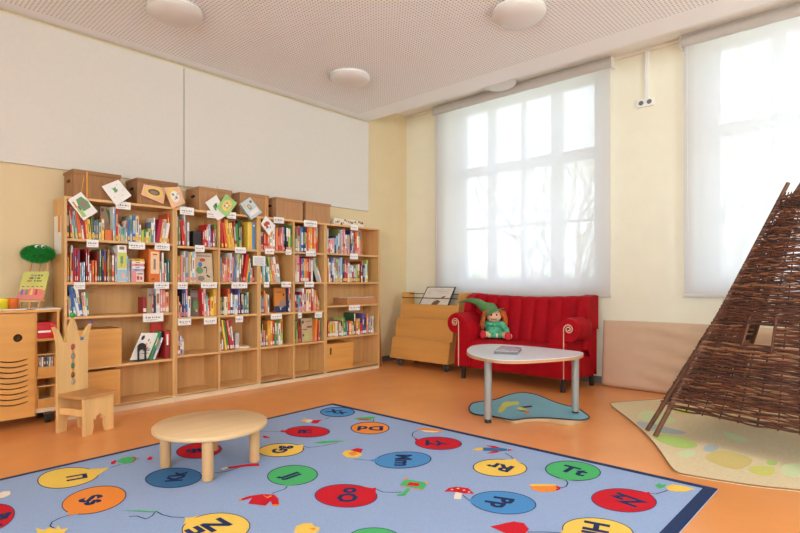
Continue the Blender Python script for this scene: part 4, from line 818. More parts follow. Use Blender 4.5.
for (xx, yy) in ((1.19, CY0+.04), (.47, CY0+.04), (1.19, CY1-.05), (.47, CY1-.05)):
    b = MB(); b.cyl((xx-.014, yy, .036), (xx+.014, yy, .036), .036, M_BLACK, 20); b.cyl((xx-.016, yy, .036), (xx+.016, yy, .036), .014, M_GREYPL, 14); b.box(xx-.02, xx+.02, yy-.012, yy+.012, .065, .0895, M_GREYPL); part(b, 'castor', t)
# red lidded box, and two crates
z = .6615
t = thing('red_lidded_box', 'red plastic box with a white label strip on the upper open shelf of the cart', 'box', (1.178, 4.95, z))
MR = mat('red_plastic', (204, 34, 42), .35)
b = MB(); b.prism([(1.118, 4.845, z+.001), (1.238, 4.845, z+.001), (1.2415, 4.845, z+.11), (1.1145, 4.845, z+.11)], (0, .25, 0), MR); part(b, 'box_body', t, .004)
b = MB(); b.box(1.1135, 1.2425, 4.840, 5.10, z+.1105, z+.126, MR); part(b, 'lid', t, .003)
b = MB(); b.box(1.12, 1.205, 4.8415, 4.8440, z+.046, z+.062, M_PAPER); part(b, 'label_strip', t, 0, 'white label strip')
for (z, lab, bk) in ((.3715, 'wooden crate full of thin books on the middle open shelf of the cart', True), (.1255, 'wooden crate on the lowest open shelf of the cart', False)):
    t = thing('wooden_crate', lab, 'crate', (1.178, 4.96, z)); b = MB(); a, c = 1.116, 1.240
    for bx in [(a, c, 4.838, 4.848, z+.001, z+.07), (a, c, 5.09, 5.10, z+.001, z+.17), (a, a+.01, 4.848, 5.09, z+.001, z+.17), (c-.01, c, 4.848, 5.09, z+.001, z+.17), (a+.01, c-.01, 4.848, 5.09, z+.001, z+.01)]: b.box(*bx, M_BEECH)
    part(b, 'crate_body', t, .001)
    b = MB(); b.cyl((a, 4.843, z+.165), (c, 4.843, z+.165), .006, M_LEGW, 10); part(b, 'top_rail', t)
    if bk:
        for k in range(6):
            b = MB(); xx = 1.130+k*.0165; key = ['gry', 'wht', 'brn', 'slt', 'crm', 'gry'][k]
            b.obox((xx, 4.86, z+.0115), (.009, 0, .0), (0, .19, 0), (.004, 0, .128+.004*(k % 2)), BM[key]); b.obox((xx+.001, 4.859, z+.09), (.007, 0, 0), (0, .0008, 0), (.0008, 0, .02), M_PAPER)
            tag(b.build('book', loc=(xx, 4.95, z+.011)), 'thin %s book in the crate on the cart, %s from left' % (WORD[key], ORD[k+1]), 'book', 'thin books in the crate')
    else:
        b = MB(); b.box(a+.013, c-.013, 4.852, 5.06, z+.011, z+.06, M_PAPER); b.box(a+.02, c-.02, 4.852, 5.0, z+.0605, z+.064, BM['gry']); tag(b.build('paper_stack', loc=(1.178, 4.95, z+.011)), 'stack of white papers in the lowest crate on the cart', 'papers')
# cups on a tray
ZT_ = .889
tr0, tr1 = ony(-4, 308, 4.93), ony(24, 308, 4.93)
t = thing('tray', 'flat white tray under the two cups on the cart', 'tray', (.95, 4.95, ZT_)); b = MB(); b.box(.80, 1.055, 4.86, 5.06, ZT_, ZT_+.006, M_WHITE); b.box(.80, 1.055, 4.86, 4.866, ZT_+.006, ZT_+.010, M_WHITE); b.box(.80, 1.055, 5.054, 5.06, ZT_+.006, ZT_+.010, M_WHITE); part(b, 'tray_plate', t, .002)
for (px, c, nm) in ((3.0, (232, 212, 40), 'yellow'), (13.2, (236, 116, 44), 'orange')):
    o = ony(px, 304, 4.95); zc = ZT_+.0065
    t = thing('cup', 'small %s plastic cup on the white tray beside the easel' % nm, 'cup', (o.x, 4.95, zc), 0, 'plastic cups on the cart')
    m = mat('cup_'+nm, c, .4); b = MB(); b.lathe([(0, .003), (.030, .003), (.0355, .082), (.037, .082), (.037, .078), (.0315, 0), (0, 0)][::-1], m, 28, (o.x, 4.95, zc)); part(b, 'cup_body', t)
# easel, book, green furry puppet
MO = M_LEGW
zb = .8975
t = thing('table_easel', 'small wooden table easel holding a lime picture book on the cart', 'easel', (1.15, 5.0, zb))
e1 = Vector((.72, -.694, 0)); nb = Vector((.694, .72, 0)); E2 = nb*.36+Vector((0, 0, .933))
ob = ony(16.5, 299.3, 4.985); W = .198; H = .232
r_ = lambda u, v, w=0: ob+e1*u+E2*v+nb*w
for u, top in ((.03, .36), (W/2, .36), (W-.03, .36)):
    b = MB(); z_ = ob.z-zb; b.obox(r_(u-.008, -z_/.933, .012), e1*.016, nb*.014, E2*(top+z_), MO); part(b, 'upright', t, .001)
b = MB(); b.obox(r_(-.006, 0, -.034)-Vector((0, 0, .019)), e1*(W+.012), nb*.048, (0, 0, .016), MO); part(b, 'ledge', t, .001)
b = MB(); q = ob+e1*(W/2-.008)+nb*.165; q.z = zb; b.obox(q, e1*.016, nb*.012, -nb*.05+Vector((0, 0, .20)), MO); part(b, 'rear_leg', t, .001)
nn = -e1.cross(E2); nn = nn.normalized()
if nn.y > 0: nn = -nn
t = thing('picture_book', 'lime and pink picture book with a children drawing, standing on the small easel', 'book', ob)
b = MB(); b.obox(ob, e1*W, E2*H, -nn*.010, mat('cover_lime', (206, 206, 112))); part(b, 'cover', t)
d = MB()
def euv(u, v, dd=.0006): return ob+e1*(u*W)+E2*(v*H)+nn*dd
d.prism([euv(0, 0), euv(1, 0), euv(1, .30), euv(.85, .36), (euv(.5, .38)), euv(.2, .36), euv(0, .28)], nn*.0003, mat('print_rose', (228, 132, 130)))
for k, (u, c) in enumerate([(.14, BLU), (.32, GRN), (.5, YEL), (.68, REDP), (.84, ORG)]):
    d.prism([euv(u+.05*math.cos(a), .40+.04*math.sin(a), .0012) for a in [2*PI*i/12 for i in range(12)]], nn*.0003, mat('print_skin', (236, 190, 150)))
    d.prism([euv(u+.055*math.cos(a), .435+.03*math.sin(a), .0016) for a in [PI*i/8 for i in range(9)]], nn*.0003, BLK if k % 2 == 0 else BRN)
    d.prism([euv(u-.055, .16, .0012), euv(u+.055, .16, .0012), euv(u+.03, .36, .0012), euv(u-.03, .36, .0012)], nn*.0003, c)
for (v, ws) in ((.86, [(.34, .10, BLU), (.47, .10, REDP), (.6, .08, BLK), (.71, .08, BLK)]), (.76, [(.3, .16, BLK), (.5, .06, BLU), (.6, .12, BLK)]), (.66, [(.24, .18, REDP), (.5, .06, BLK), (.6, .2, BRN)])):
    for (u, w, m) in ws:
        k = 0
        while k < 3:
            d.prism([euv(u+w*k/3, v-.03, .0010), euv(u+w*(k+.7)/3, v-.03, .0010), euv(u+w*(k+.7)/3, v+.03, .0010), euv(u+w*k/3, v+.03, .0010)], nn*.0003, m); k += 1
part(d, 'cover_picture', t)
pc = ony(38.3, 253.2, 4.97)
t = thing('furry_puppet', 'fluffy bright green puppet head with white eyes sitting on the easel', 'puppet', pc)
MG = mat('green_fur', (36, 158, 62), .8, .35, 60)
b = MB(); b.ball(pc, 1, MG, 24, (.098, .072, .054)); fr = random.Random(5)
for k in range(5200):
    u = fr.uniform(-1, 1); a = fr.uniform(0, 2*PI); s = math.sqrt(1-u*u); n = Vector((s*math.cos(a), s*math.sin(a), u)); p = pc+Vector((n.x*.097, n.y*.071, n.z*.053))
    L_ = fr.uniform(.014, .034); dr = (n+Vector((fr.uniform(-.5, .5), fr.uniform(-.5, .5), fr.uniform(-.6, .2)))).normalized(); e = dr.cross(Vector((fr.random(), fr.random(), fr.random()))).normalized()*.0016
    q = p+dr*L_*.6; tip = p+dr*L_+Vector((0, 0, -.008))
    b.add([p-e, p+e, q+e*.7, q-e*.7, tip], [(0, 1, 2, 3), (3, 2, 4)], MG)
part(b, 'fur_body', t)
for dx in (-.022, .026):
    b = MB(); b.ball(pc+Vector((dx*.8, -.040, .044)), .019, M_WHITE, 16); part(b, 'eye', t)
    b = MB(); b.ball(pc+Vector((dx*.8+.003, -.056, .047)), .008, M_BLACK, 12); part(b, 'pupil', t)

# ------------------------------------------------------------------ crown chair
CH = thing('crown_chair', 'wooden child throne chair with crown shaped back set with coloured balls', 'chair', (1.147, 4.462, 0), math.radians(22.5)); CH.scale = (.915, 1, 1)
W = .268; D = .28; SH = .285
def sym(pts, w): return pts+[(w-x, y) for x, y in reversed(pts)]
# back board: spikes, valleys and the slot for stones (x across, z up)
rim = [(.0, 0), (.075, 0), (.088, .10), (.134, .115), (.180, .10), (.193, 0), (.268, 0), (.268, .60), (.272, .66), (.285, .72), (.302, .765), (.305, .785), (.288, .775), (.262, .752), (.240, .715), (.222, .668), (.200, .66),
       (.188, .69), (.165, .775), (.134, .845), (.103, .775), (.08, .69), (.068, .66), (.046, .668), (.028, .715), (.006, .752), (-.020, .775), (-.037, .785), (-.034, .765), (-.017, .72), (-.004, .66), (0, .60)]
slot = []
zs = [.615, .545, .475, .405, .35]
prof = []
for i in range(41):
    z = .64-.31*i/40; r = .008
    for zc in zs: r = max(r, .020*math.sqrt(max(0, 1-((z-zc)/.030)**2)))
    prof.append((r, z))
prof[0] = (.001, .64); prof[-1] = (.001, .33)
slot = [(.134+r, z) for r, z in prof]+[(.134-r, z) for r, z in reversed(prof)]
b = MB(); b.plate([rim, slot], .022, (0, 0, 0), (1, 0, 0), (0, 0, 1), M_CHAIR); lpart(b, 'backrest', CH, .0025)
b = MB(); b.prism([(-.008, -.285, SH-.022), (W+.012, -.285, SH-.022), (W+.006, -.0115, SH-.022), (-.004, -.0115, SH-.022)], (0, 0, .022), M_SEATW); lpart(b, 'seat', CH, .006)
fr_rim = [(0, 0), (.070, 0), (.084, .05), (.080, .115), (.100, .10), (.110, .128), (.134, .145), (.158, .128), (.168, .10), (.188, .115), (.184, .05), (.198, 0), (W, 0), (W, SH-.0225), (0, SH-.0225)]
b = MB(); b.plate([fr_rim], .022, (0, -.262, 0), (1, 0, 0), (0, 0, 1), M_CHAIR); lpart(b, 'front_panel', CH, .0025)
for xx in (.012, W-.034):
    b = MB(); b.box(xx, xx+.022, -.2505, -.0115, .135, .185, M_CHAIR); lpart(b, 'stretcher', CH, .003)
def bead(c, p, r): b = MB(); b.ball(p, r, mat('bead_'+c[0], c[1], .2), 14); lpart(b, 'crown_ball', CH, 0, c[0]+' ball')
bead(('green', (40, 160, 80)), (.134, -.002, .855), .021); bead(('red', (200, 60, 60)), (-.034, -.002, .79), .015); bead(('violet', (130, 90, 170)), (.303, -.002, .79), .014)
bead(('golden', (210, 164, 70)), (.057, -.010, .672), .014); bead(('blue', (80, 130, 180)), (.211, -.010, .672), .014)
for z, c in zip(zs, [('pink', (206, 84, 100)), ('grey_blue', (140, 150, 160)), ('sea_green', (70, 140, 110)), ('amber', (140, 96, 62)), ('clear', (190, 184, 170))]):
    b = MB(); b.ball((.134, 0, z), .0185, mat('stone_'+c[0], c[1], .12), 14, (1, .6, 1.2)); lpart(b, 'stone', CH, 0, c[0].replace('_', ' ')+' stone set in the back')

# ------------------------------------------------------------------ low round table
cx, cy = 1.575, 2.996
t = thing('low_round_table', 'low round maple table on four round legs standing on the blue rug', 'table', (cx, cy, .006))
b = MB(); R_ = .327; b.lathe([(0, .232), (R_-.004, .232), (R_, .237), (R_, .254), (R_-.004, .258), (0, .258)], M_TABLE, 72, (cx, cy, 0)); part(b, 'tabletop', t)
for (x, y) in ((1.432, 2.762), (1.368, 3.150), (1.776, 2.845), (1.715, 3.235)):
    b = MB(); b.tube([(x, y, .0095), (x, y, .016), (x, y, .231)], [.028, .031, .031], M_LEGW, 24); part(b, 'leg', t)

# ------------------------------------------------------------------ coffee table
z1 = .525
out = [(466.6, 351), (467.5, 348.6), (471, 346), (477, 344.8), (486, 344), (497, 344), (509, 344.6), (535, 346.6), (560, 349.2), (578, 351.2), (583.6, 352.6), (583.2, 354), (579, 355.4), (572.6, 356.8), (544.4, 359.2), (516.3, 360.4), (500, 360), (486, 358.3), (473, 355.3), (468.5, 353.2)]
pts = [onz(x, y, z1) for x, y in out]
def smooth(p, it=2):
    for _ in range(it):
        q = []
        for i in range(len(p)):
            a, c = p[i], p[(i+1) % len(p)]; q += [a*.75+c*.25, a*.25+c*.75]
        p = q
    return p
pts = smooth(pts); cen = sum(pts, Vector())/len(pts)
t = thing('coffee_table', 'drop shaped pale grey coffee table with metal legs before the red sofa', 'table', (cen.x, cen.y, 0))
b = MB(); b.prism([Vector((p.x, p.y, z1-.027)) for p in pts], (0, 0, .022), mat('plywood_edge', (196, 150, 108))); b.prism([Vector((p.x, p.y, z1-.005)) for p in pts], (0, 0, .005), mat('pale_grey_laminate', (214, 220, 226), .25, .01)); part(b, 'tabletop', t, .0015)
for (px, py) in ((488, 425), (575.3, 417)):
    p = onz(px, py-2.5); zf = .0012 if px < 500 else .016; b = MB(); b.tube([(p.x, p.y, .03), (p.x, p.y, z1-.0275)], .030, M_STEEL, 24); o = part(b, 'leg', t); b = MB(); b.tube([(p.x, p.y, zf), (p.x, p.y, .03)], .027, M_BLACK, 20); part(b, 'foot_cap', o)
p0 = onz(488, 422.5); dv = Vector((p0.x, p0.y, 0)).normalized(); p = Vector((p0.x, p0.y, 0))+dv*.36
b = MB(); b.tube([(p.x, p.y, .03), (p.x, p.y, z1-.0275)], .030, M_STEEL, 24); o = part(b, 'leg', t); b = MB(); b.tube([(p.x, p.y, .016), (p.x, p.y, .03)], .027, M_BLACK, 20); part(b, 'foot_cap', o)
# booklet on the coffee table
q = [onz(x, y, z1) for x, y in [(494, 353.6), (517.5, 354.8), (521.5, 350.2), (501.5, 348.6)]]
t = thing('open_booklet', 'thick grey booklet lying on the pale coffee table', 'booklet', q[0])
b = MB(); b.prism([v+Vector((0, 0, .001)) for v in q], (0, 0, .020), mat('booklet_cover', (104, 100, 98), .3)); part(b, 'pages', t, .002)
b = MB(); b.prism([v+Vector((0, 0, .0215)) for v in q], (0, 0, .003), mat('booklet_photo', (170, 176, 186), .2, .4, 14)); part(b, 'cover', t)

# ------------------------------------------------------------------ alphabet rug
RZ = .006
A_ = Vector((3.117, 3.70, 0)); B_ = Vector((3.209, .669, 0)); dl = Vector((-2.455, -.061, 0)).normalized()
dl2 = (onz(680, 533)-B_).normalized(); C_ = A_+dl*3.9; D_ = B_+dl2*3.9; RC = (A_+B_+C_+D_)/4
t = thing('alphabet_rug', 'large pale blue rug printed with coloured alphabet balloons', 'rug', RC)
b = MB(); b.prism([v for v in (A_, B_, D_, C_)], (0, 0, RZ), M_RUG)
dA = (B_-A_).normalized()
for (p, q, n) in ((A_, B_, dl), (A_, C_, dA)):
    w = .045 if n is dl else .035
    b.poly([p+Vector((0, 0, RZ+.0006)), q+Vector((0, 0, RZ+.0006)), q+n*w+Vector((0, 0, RZ+.0006)), p+n*w+Vector((0, 0, RZ+.0006))], M_NAVY)
b.poly([B_+Vector((0, 0, RZ+.0009)), D_+Vector((0, 0, RZ+.0009)), D_-dA*.062+Vector((0, 0, RZ+.0009)), B_-dA*.062+Vector((0, 0, RZ+.0009))], M_NAVY)
part(b, 'carpet', t)
def carpet(n, c): return mat('carpet_'+n, c, .95, .07, 120, .25, 700, spec=.05)
CR = {'red': carpet('red', (208, 40, 52)), 'yel': carpet('yellow', (244, 204, 96)), 'grn': carpet('green', (84, 184, 112)), 'blu': carpet('blue', (84, 146, 204)), 'org': carpet('orange', (244, 146, 66)), 'dbl': carpet('steel_blue', (70, 118, 164)), 'ink': carpet('ink', (48, 58, 96)), 'wht': carpet('white', (238, 226, 208)), 'tan': carpet('tan', (226, 180, 130))}
dec = MB()
LV = [RZ+.0013]
def flat(px, m, dz=0.0): dec.poly([onz(x, y, LV[0]+dz) for x, y in px], CR[m])
def line(px, w=.006):
    q = [onz(x, y, LV[0]-.0002) for x, y in px]
    for i in range(len(q)-1):
        d = (q[i+1]-q[i]); n = Vector((-d.y, d.x, 0)).normalized()*w/2; dec.poly([q[i]-n, q[i+1]-n, q[i+1]+n, q[i]+n], CR['ink'])
def balloon(cx, cy, a, bb, col, tilt=0, knot=None, egg=0.0, txt=None, tc=None, rd=None, size=.15):
    e = ell(cx, cy, a+1.0, bb+.6, tilt, 36, egg); dec.poly([onz(x, y, LV[0]) for x, y in e], CR['ink'])
    e = ell(cx, cy, a, bb, tilt, 36, egg); dec.poly([onz(x, y, LV[0]+.0004) for x, y in e], CR[col])
    if knot:
        kx, ky = knot; dx, dy = cx-kx, cy-ky; L_ = math.hypot(dx, dy); dx, dy = dx/L_, dy/L_
        t0 = math.atan2((ky-cy)/bb, (kx-cx)/a); q = [(cx+a*math.cos(t0+o_), cy+bb*math.sin(t0+o_)) for o_ in (-.42, .42)]
        ax_, ay_ = (q[1][0]-q[0][0]), (q[1][1]-q[0][1])
        flat([(kx-ax_*.06, ky-ay_*.06), (kx+ax_*.06, ky+ay_*.06), q[1], q[0]], col, .0002)
        flat([(kx-2.2, ky-.9), (kx+.8, ky-1.2), (kx+1.8, ky+.4), (kx-.8, ky+1.1)], col, .0006)
    if txt:
        tx, ty = tc or (cx, cy); o = onz(tx, ty, LV[0]+.0010); p = onz(tx+rd[0]*.2, ty+rd[1]*.2, LV[0]+.0010); e1 = (p-o).normalized(); e2 = Vector((-e1.y, e1.x, 0))
        dec.text(txt, size*.80, o, e1, e2, CR['ink'], 0, .006)
balloon(68, 477.5, 30, 9.5, 'yel', -.12, (106.5, 468.6), -.12, 'Ll', (78, 477), (-.2, -1), .16)
balloon(94, 500, 32, 12.5, 'org', -.2, (70, 514.5), 0, 'Ss', (92, 500), (5.6, 2.8), .17)
balloon(173.5, 477.8, 27.5, 9.5, 'dbl', -.06, None, 0, 'Kk', (177, 477), (3.9, -5.8), .15)
balloon(199, 450.5, 22, 7.3, 'red', -.08, None, 0, 'Bb', (197, 450), (-1, .12), .16)
balloon(281, 450, 22, 6.3, 'yel', -.05, (302.5, 445.5), 0, 'Gg', (281, 449.5), (3.7, -6), .16)
balloon(307.5, 431.6, 21.5, 5.2, 'red', 0, (282.5, 431.3), 0, 'Ff', (305.5, 431.5), (.5, -5), .16)
balloon(337.5, 412, 16.5, 4.4, 'blu', 0, None, 0, 'Xx', (337, 411.8), (8, 1), .18)
balloon(370, 428, 18.5, 5.7, 'org', 0, None, 0, 'Dd', (370.5, 428), (-1, 0), .2)
balloon(292.5, 475.3, 24.5, 9.6, 'grn', -.05, (287, 485.5), 0, 'Jj', (292, 475.5), (6, 2.2), .17)
balloon(346, 495.8, 30.5, 11.2, 'red', .02, (374.8, 488.8), 0, 'Oo', (348.3, 494.6), (-.7, -7.8), .17)
balloon(403, 460, 27.5, 7.8, 'blu', -.05, (372.5, 460.5), .0, 'Mm', (402.5, 460), (-.5, 5), .17)
balloon(438.5, 443.3, 22.5, 6.0, 'red', .03, (416.5, 439.5), 0, 'Yy', (435, 443), (-12, 1.5), .18)
balloon(500, 467.8, 26.3, 8.3, 'yel', .03, (514.5, 459.8), 0, 'Rr', (500.5, 466.8), (-9.6, -2), .19)
balloon(503.5, 502.6, 32, 10.8, 'blu', .08, (469.5, 500), 0, 'Pp', (501, 502.3), (-2.4, 5), .17)
balloon(573, 470.7, 27, 9.2, 'grn', .08, (565.5, 480), 0, 'Tt', (573, 470.6), (8, 2), .2)
balloon(624, 500.3, 32, 11.2, 'red', .08, (648.5, 493), 0, 'Zz', (627.5, 499.5), (-13, -4.5), .18)
balloon(598, 531, 35, 12.5, 'yel', .1, (562, 532.5), 0, 'Hh', (594, 530), (-1.2, 5), .18)
balloon(216, 528, 33.5, 14.5, 'yel', -.08, (186.5, 518.5), 0, 'Nn', (208, 527), (-19, 7), .18)
balloon(-12, 519, 27, 13, 'red', -.3, None, 0, 'Aa', (-5, 520), (5, -6), .17)
balloon(374, 540, 27, 12, 'grn', 0, None, 0)
# strings
line([(110, 467.5), (116, 466), (121, 464)]); line([(140, 458), (133, 459.5), (128, 457)], .005)
line([(69, 515), (60, 518), (52, 522), (50, 526), (54, 528)]); line([(129, 516.5), (137, 516), (146, 519), (152, 516), (156, 511), (162, 514.5), (172, 517), (186, 517.5)])
line([(196, 472), (214, 473), (228, 471), (240, 467)]); line([(282, 431.5), (262, 431.8), (240, 431)], .005); line([(302.5, 446), (309, 447.5), (322, 446), (338, 442.5)])
line([(325, 419.5), (330, 417)]); line([(287.5, 485.5), (285, 489), (279, 491), (272, 493.5)]); line([(376, 489), (383, 492), (394, 492.5), (402, 492)])
line([(371, 460.5), (362, 459.7), (354, 459)]); line([(373.5, 421.5), (374, 419)]); line([(416, 439), (412, 436), (413, 432.5), (418, 430.5)]); line([(514, 459.5), (511, 456.5), (505, 453)])
line([(469, 500), (465, 497), (463, 495.2)]); line([(566, 480.5), (568, 483), (566, 486.5), (561, 488)]); line([(649, 493), (656, 494), (664, 491.5), (668, 490)]); line([(562, 533), (548, 532), (528, 532)])
# small pictures at the string ends
flat([(116, 461.5), (122, 457.8), (134, 456.5), (137, 459), (133, 462.5), (124, 463.8)], 'grn'); flat([(110.5, 462.5), (115, 459.8), (117, 461), (114.5, 464), (111.5, 464.3)], 'red', .0004); flat([(134, 456.5), (136.5, 458.8), (133, 462.3), (132, 462.4), (135, 459), (133, 457)], 'red', .0006)
flat([(147, 458.5), (150, 456.3), (153, 457.3), (151.5, 460), (148, 460.2)], 'red')
flat([(120, 510.5), (140, 510.4), (158, 511.5), (156, 512.6), (140, 511.8)], 'grn')
flat([(36, 528), (44, 530), (50, 527), (56, 529.5), (58, 525), (61, 529.5), (70, 527.5), (64, 532), (70, 540), (40, 540)], 'yel')
flat([(228, 467), (247, 464), (259, 463.3), (259.5, 465.8), (246, 466.4), (229, 468.8)], 'red'); flat([(220.5, 468.5), (226.5, 466.5), (228, 468.2), (223, 470)], 'wht', .0004)
flat([(300, 421.5), (305, 418.8), (309, 419.5), (305, 421.8)], 'yel'); flat([(309, 419.5), (313, 420), (309, 422.8), (305, 421.8)], 'wht'); flat([(313, 420), (322, 419.8), (317, 423.5), (311, 423)], 'red')
flat([(313, 442.5), (323, 440.9), (337, 440.4), (347, 441), (336, 442), (322, 443.5)], 'grn')
flat([(262, 435.5), (266, 436), (271, 438.2), (264, 437.8)], 'red')
flat([(353.5, 418.6), (360, 417.2), (371, 416.4), (376.5, 416.8), (371, 419.8), (360, 420)], 'grn'); flat([(355, 419), (372, 419), (367, 420.2), (360, 420.1)], 'red', .0004)
flat([(342, 454), (345, 450.6), (352, 449.8), (361, 450.6), (362, 455), (357, 457.6), (347, 457.5)], 'yel'); flat([(350, 450), (357, 448), (363, 449), (361, 453), (356, 451.8)], 'red', .0004); flat([(348, 453), (354, 451), (358, 454), (352, 456)], 'org', .0005)
flat([(416, 429), (424, 427.8), (436, 428.8), (444, 431), (436, 432.6), (426, 432)], 'org'); flat([(420, 430), (440, 431.3), (434, 432.3), (425, 431.8)], 'wht', .0004)
flat([(238.5, 499.6), (249, 496), (262, 494), (274, 494.5), (278.5, 498.5), (279, 504.5), (273, 505.8), (270.5, 501), (265.5, 505.7), (248, 503.6), (252, 498), (240, 501)], 'red'); flat([(238, 499.4), (241.5, 498.8), (242, 500.4), (239, 501.2)], 'org', .0004); flat([(271.5, 504.5), (279, 504.2), (278.5, 506), (273, 506)], 'org', .0004); flat([(262, 494), (267, 497), (271, 494.8), (272, 496.2), (267, 498.2)], 'org', .0005)
flat([(294, 532), (296, 526), (304, 523), (312, 523), (314, 526.3), (320, 527.5), (318, 531.5), (306, 536)], 'yel'); flat([(309, 528), (316, 527.5), (314, 530.6)], 'org', .0004)
flat([(400, 484.8), (405, 479), (428, 482.5), (423, 489.5)], 'grn'); flat([(407, 485.3), (409, 482), (420, 483.3), (418.5, 486.3)], 'red', .0004); flat([(400, 486), (423, 489.3), (422.5, 490), (399, 486.3)], 'org', .0005); flat([(407, 488), (411, 488.5), (405, 495.5), (396, 496), (398, 494), (402, 493.5)], 'grn'); flat([(404, 478.5), (407.5, 478), (408, 479.8), (405, 480)], 'org', .0006); flat([(425.5, 482), (428.5, 482), (428, 484), (425, 483.6)], 'org', .0006)
flat([(444, 491.5), (449, 487.8), (457, 486.6), (468, 488), (474.5, 493.8), (464, 493.4), (452, 491.6)], 'red'); flat([(455.5, 492), (462, 493), (461.5, 496), (461, 499), (454, 499), (454, 496)], 'wht'); 
for (x, y) in ((452, 489.5), (458, 488.4), (464, 490.2), (469, 492)): flat(ell(x, y, 1.5, .5, 0, 8), 'wht', .0004)
flat([(472, 449.8), (480, 447.2), (484, 448), (483.5, 450), (477, 450.7)], 'yel'); flat([(483, 447.8), (497, 447.2), (507, 448.8), (507.5, 450.6), (497, 451.4), (483, 450.6)], 'dbl'); flat([(484.5, 445), (495, 446), (501, 448), (494, 448)], 'red', .0004); flat([(486, 453.6), (497, 452.6), (500, 450.8), (493, 451)], 'red', .0004); flat([(508, 449), (514, 450), (508, 450.8)], 'red', .0004)
flat([(529, 485), (535, 484), (556, 484.6), (558, 486.5), (555, 491.5), (541, 492.2), (533, 489.5)], 'org'); flat([(529, 484.8), (535, 483.9), (556, 484.4), (556, 485.6), (532, 486.2)], 'yel', .0004); flat([(556, 486), (561, 487), (560, 489.6), (556, 490.5), (556, 489), (558.5, 488.3), (556, 487.3)], 'red', .0005)
flat([(655, 485.4), (659, 483), (662, 484.5), (666, 484), (665, 487), (660, 488.6), (657, 487.3)], 'grn'); flat([(666, 486.5), (672, 484.2), (684, 485.8), (695, 489), (686, 491.6), (674, 491.5), (667, 489.5)], 'yel')
flat([(490, 526.5), (497, 525), (505, 523), (514, 521.3), (524, 523), (529, 529), (524, 535), (512, 536), (505, 533)], 'red')
flat([(-4, 494), (4, 491.3), (10, 491), (10.5, 494.4), (4, 497.5), (-3, 498.5)], 'wht')
dec.f and part(dec, 'printed_pattern', t, 0, 'printed alphabet balloons and toys')

# ------------------------------------------------------------------ wavy blue mat under the coffee table
mo = [(468.8, 410), (469.5, 406.5), (473, 404), (484.4, 402), (497.5, 399.7), (507, 395.5), (516, 394), (522, 393.6), (530, 394.2), (538.7, 396), (545, 398.5), (552, 401.5), (561, 404.8), (568, 406.8), (576, 408.5), (583, 412.5), (589, 416.5), (589.5, 418.5), (586, 421.5), (580, 424), (572.6, 425.6), (565, 424.8), (557, 423.2), (550, 421.8), (542, 421.2), (533, 421), (525, 421.6), (519, 423), (513, 423.2), (507, 421), (500, 418.5), (492, 416.5), (484, 415.8), (476, 415.2), (471, 413)]
pts = smooth([onz(x, y, .006) for x, y in mo], 1); cen = sum(pts, Vector())/len(pts)
M_MAT = mat('teal_carpet', (134, 184, 198), .95, .12, 90, .25, 600, spec=.05)
t = thing('wavy_mat', 'small wavy edged teal mat with a yellow dog print under the coffee table', 'mat', (cen.x, cen.y, 0))
b = MB(); N = len(pts); rings = 8; vs = []; fs = []
def lift(p):
    # towards the camera the edge curls up a little
    d = Vector((p.x-cen.x, p.y-cen.y, 0)); tow = -(d.x*FWD[0]+d.y*FWD[1])
    return .004+max(0, tow-.16)*.13*max(0, 1-((d.x*RGT[0]+d.y*RGT[1]-.08)/.42)**2)+.006*max(0, math.sin(d.x*9+d.y*5))*min(1, d.length/.5)
for r in range(rings+1):
    for p in pts:
        q = cen+(p-cen)*(r/rings if r else .001); vs.append(Vector((q.x, q.y, lift(q)+.006)))
for r in range(rings):
    for i in range(N):
        j = (i+1) % N; fs.append((r*N+i, r*N+j, (r+1)*N+j, (r+1)*N+i))
a_ = sum(pts[i].x*pts[(i+1) % N].y-pts[(i+1) % N].x*pts[i].y for i in range(N))
if a_ > 0: fs = [tuple(reversed(f)) for f in fs]
b.add(vs, [tuple(reversed(f)) for f in fs], M_MAT, True)
lo = [Vector((cen.x+(v.x-cen.x)*.985, cen.y+(v.y-cen.y)*.985, .002)) for v in vs]; b.add(lo, fs, mat('mat_backing', (196, 168, 128), .9), True)
e0 = vs[-N:]; e1 = lo[-N:]
b.add(e0+e1, [(i, (i+1) % N, N+(i+1) % N, N+i) for i in range(N)], mat('mat_backing', (196, 168, 128), .9))
part(b, 'carpet', t)
ed = MB(); ed.tube(e0+[e0[0]], .006, mat('mat_edging', (40, 52, 66), .9), 6, False); part(ed, 'edging', t, 0, 'dark stitched edging')
d = MB()
def mflat(px, m, dz=.0): 
    q = [onz(x, y, .012) for x, y in px]; d.poly([Vector((v.x, v.y, lift(v)+.0075+dz)) for v in q], m)
MY = carpet('mat_yellow', (216, 214, 110)); MBk = carpet('mat_dark', (96, 66, 60)); MOr = carpet('mat_orange', (224, 128, 84))
mflat([(497.5, 412), (499.5, 407.5), (503, 403.2), (506, 401.6), (512, 401.8), (517, 401.2), (519.5, 402.6), (518, 404.8), (513, 405.2), (507, 407), (503.5, 410.5), (501, 412.5)], MY)
mflat([(516.5, 408.5), (519, 407), (526, 408.6), (527, 410.6), (521, 410.4)], MY, .0004); mflat([(516, 409.5), (521, 410.5), (527, 410.8), (522, 411.6)], MBk, .0006); mflat([(525, 411), (530, 411), (528.5, 414), (526, 413.6)], MOr, .0004); mflat([(520, 406.9), (531, 405.6), (533, 407), (525, 408)], MBk, .0005)
part(d, 'printed_pattern', t)

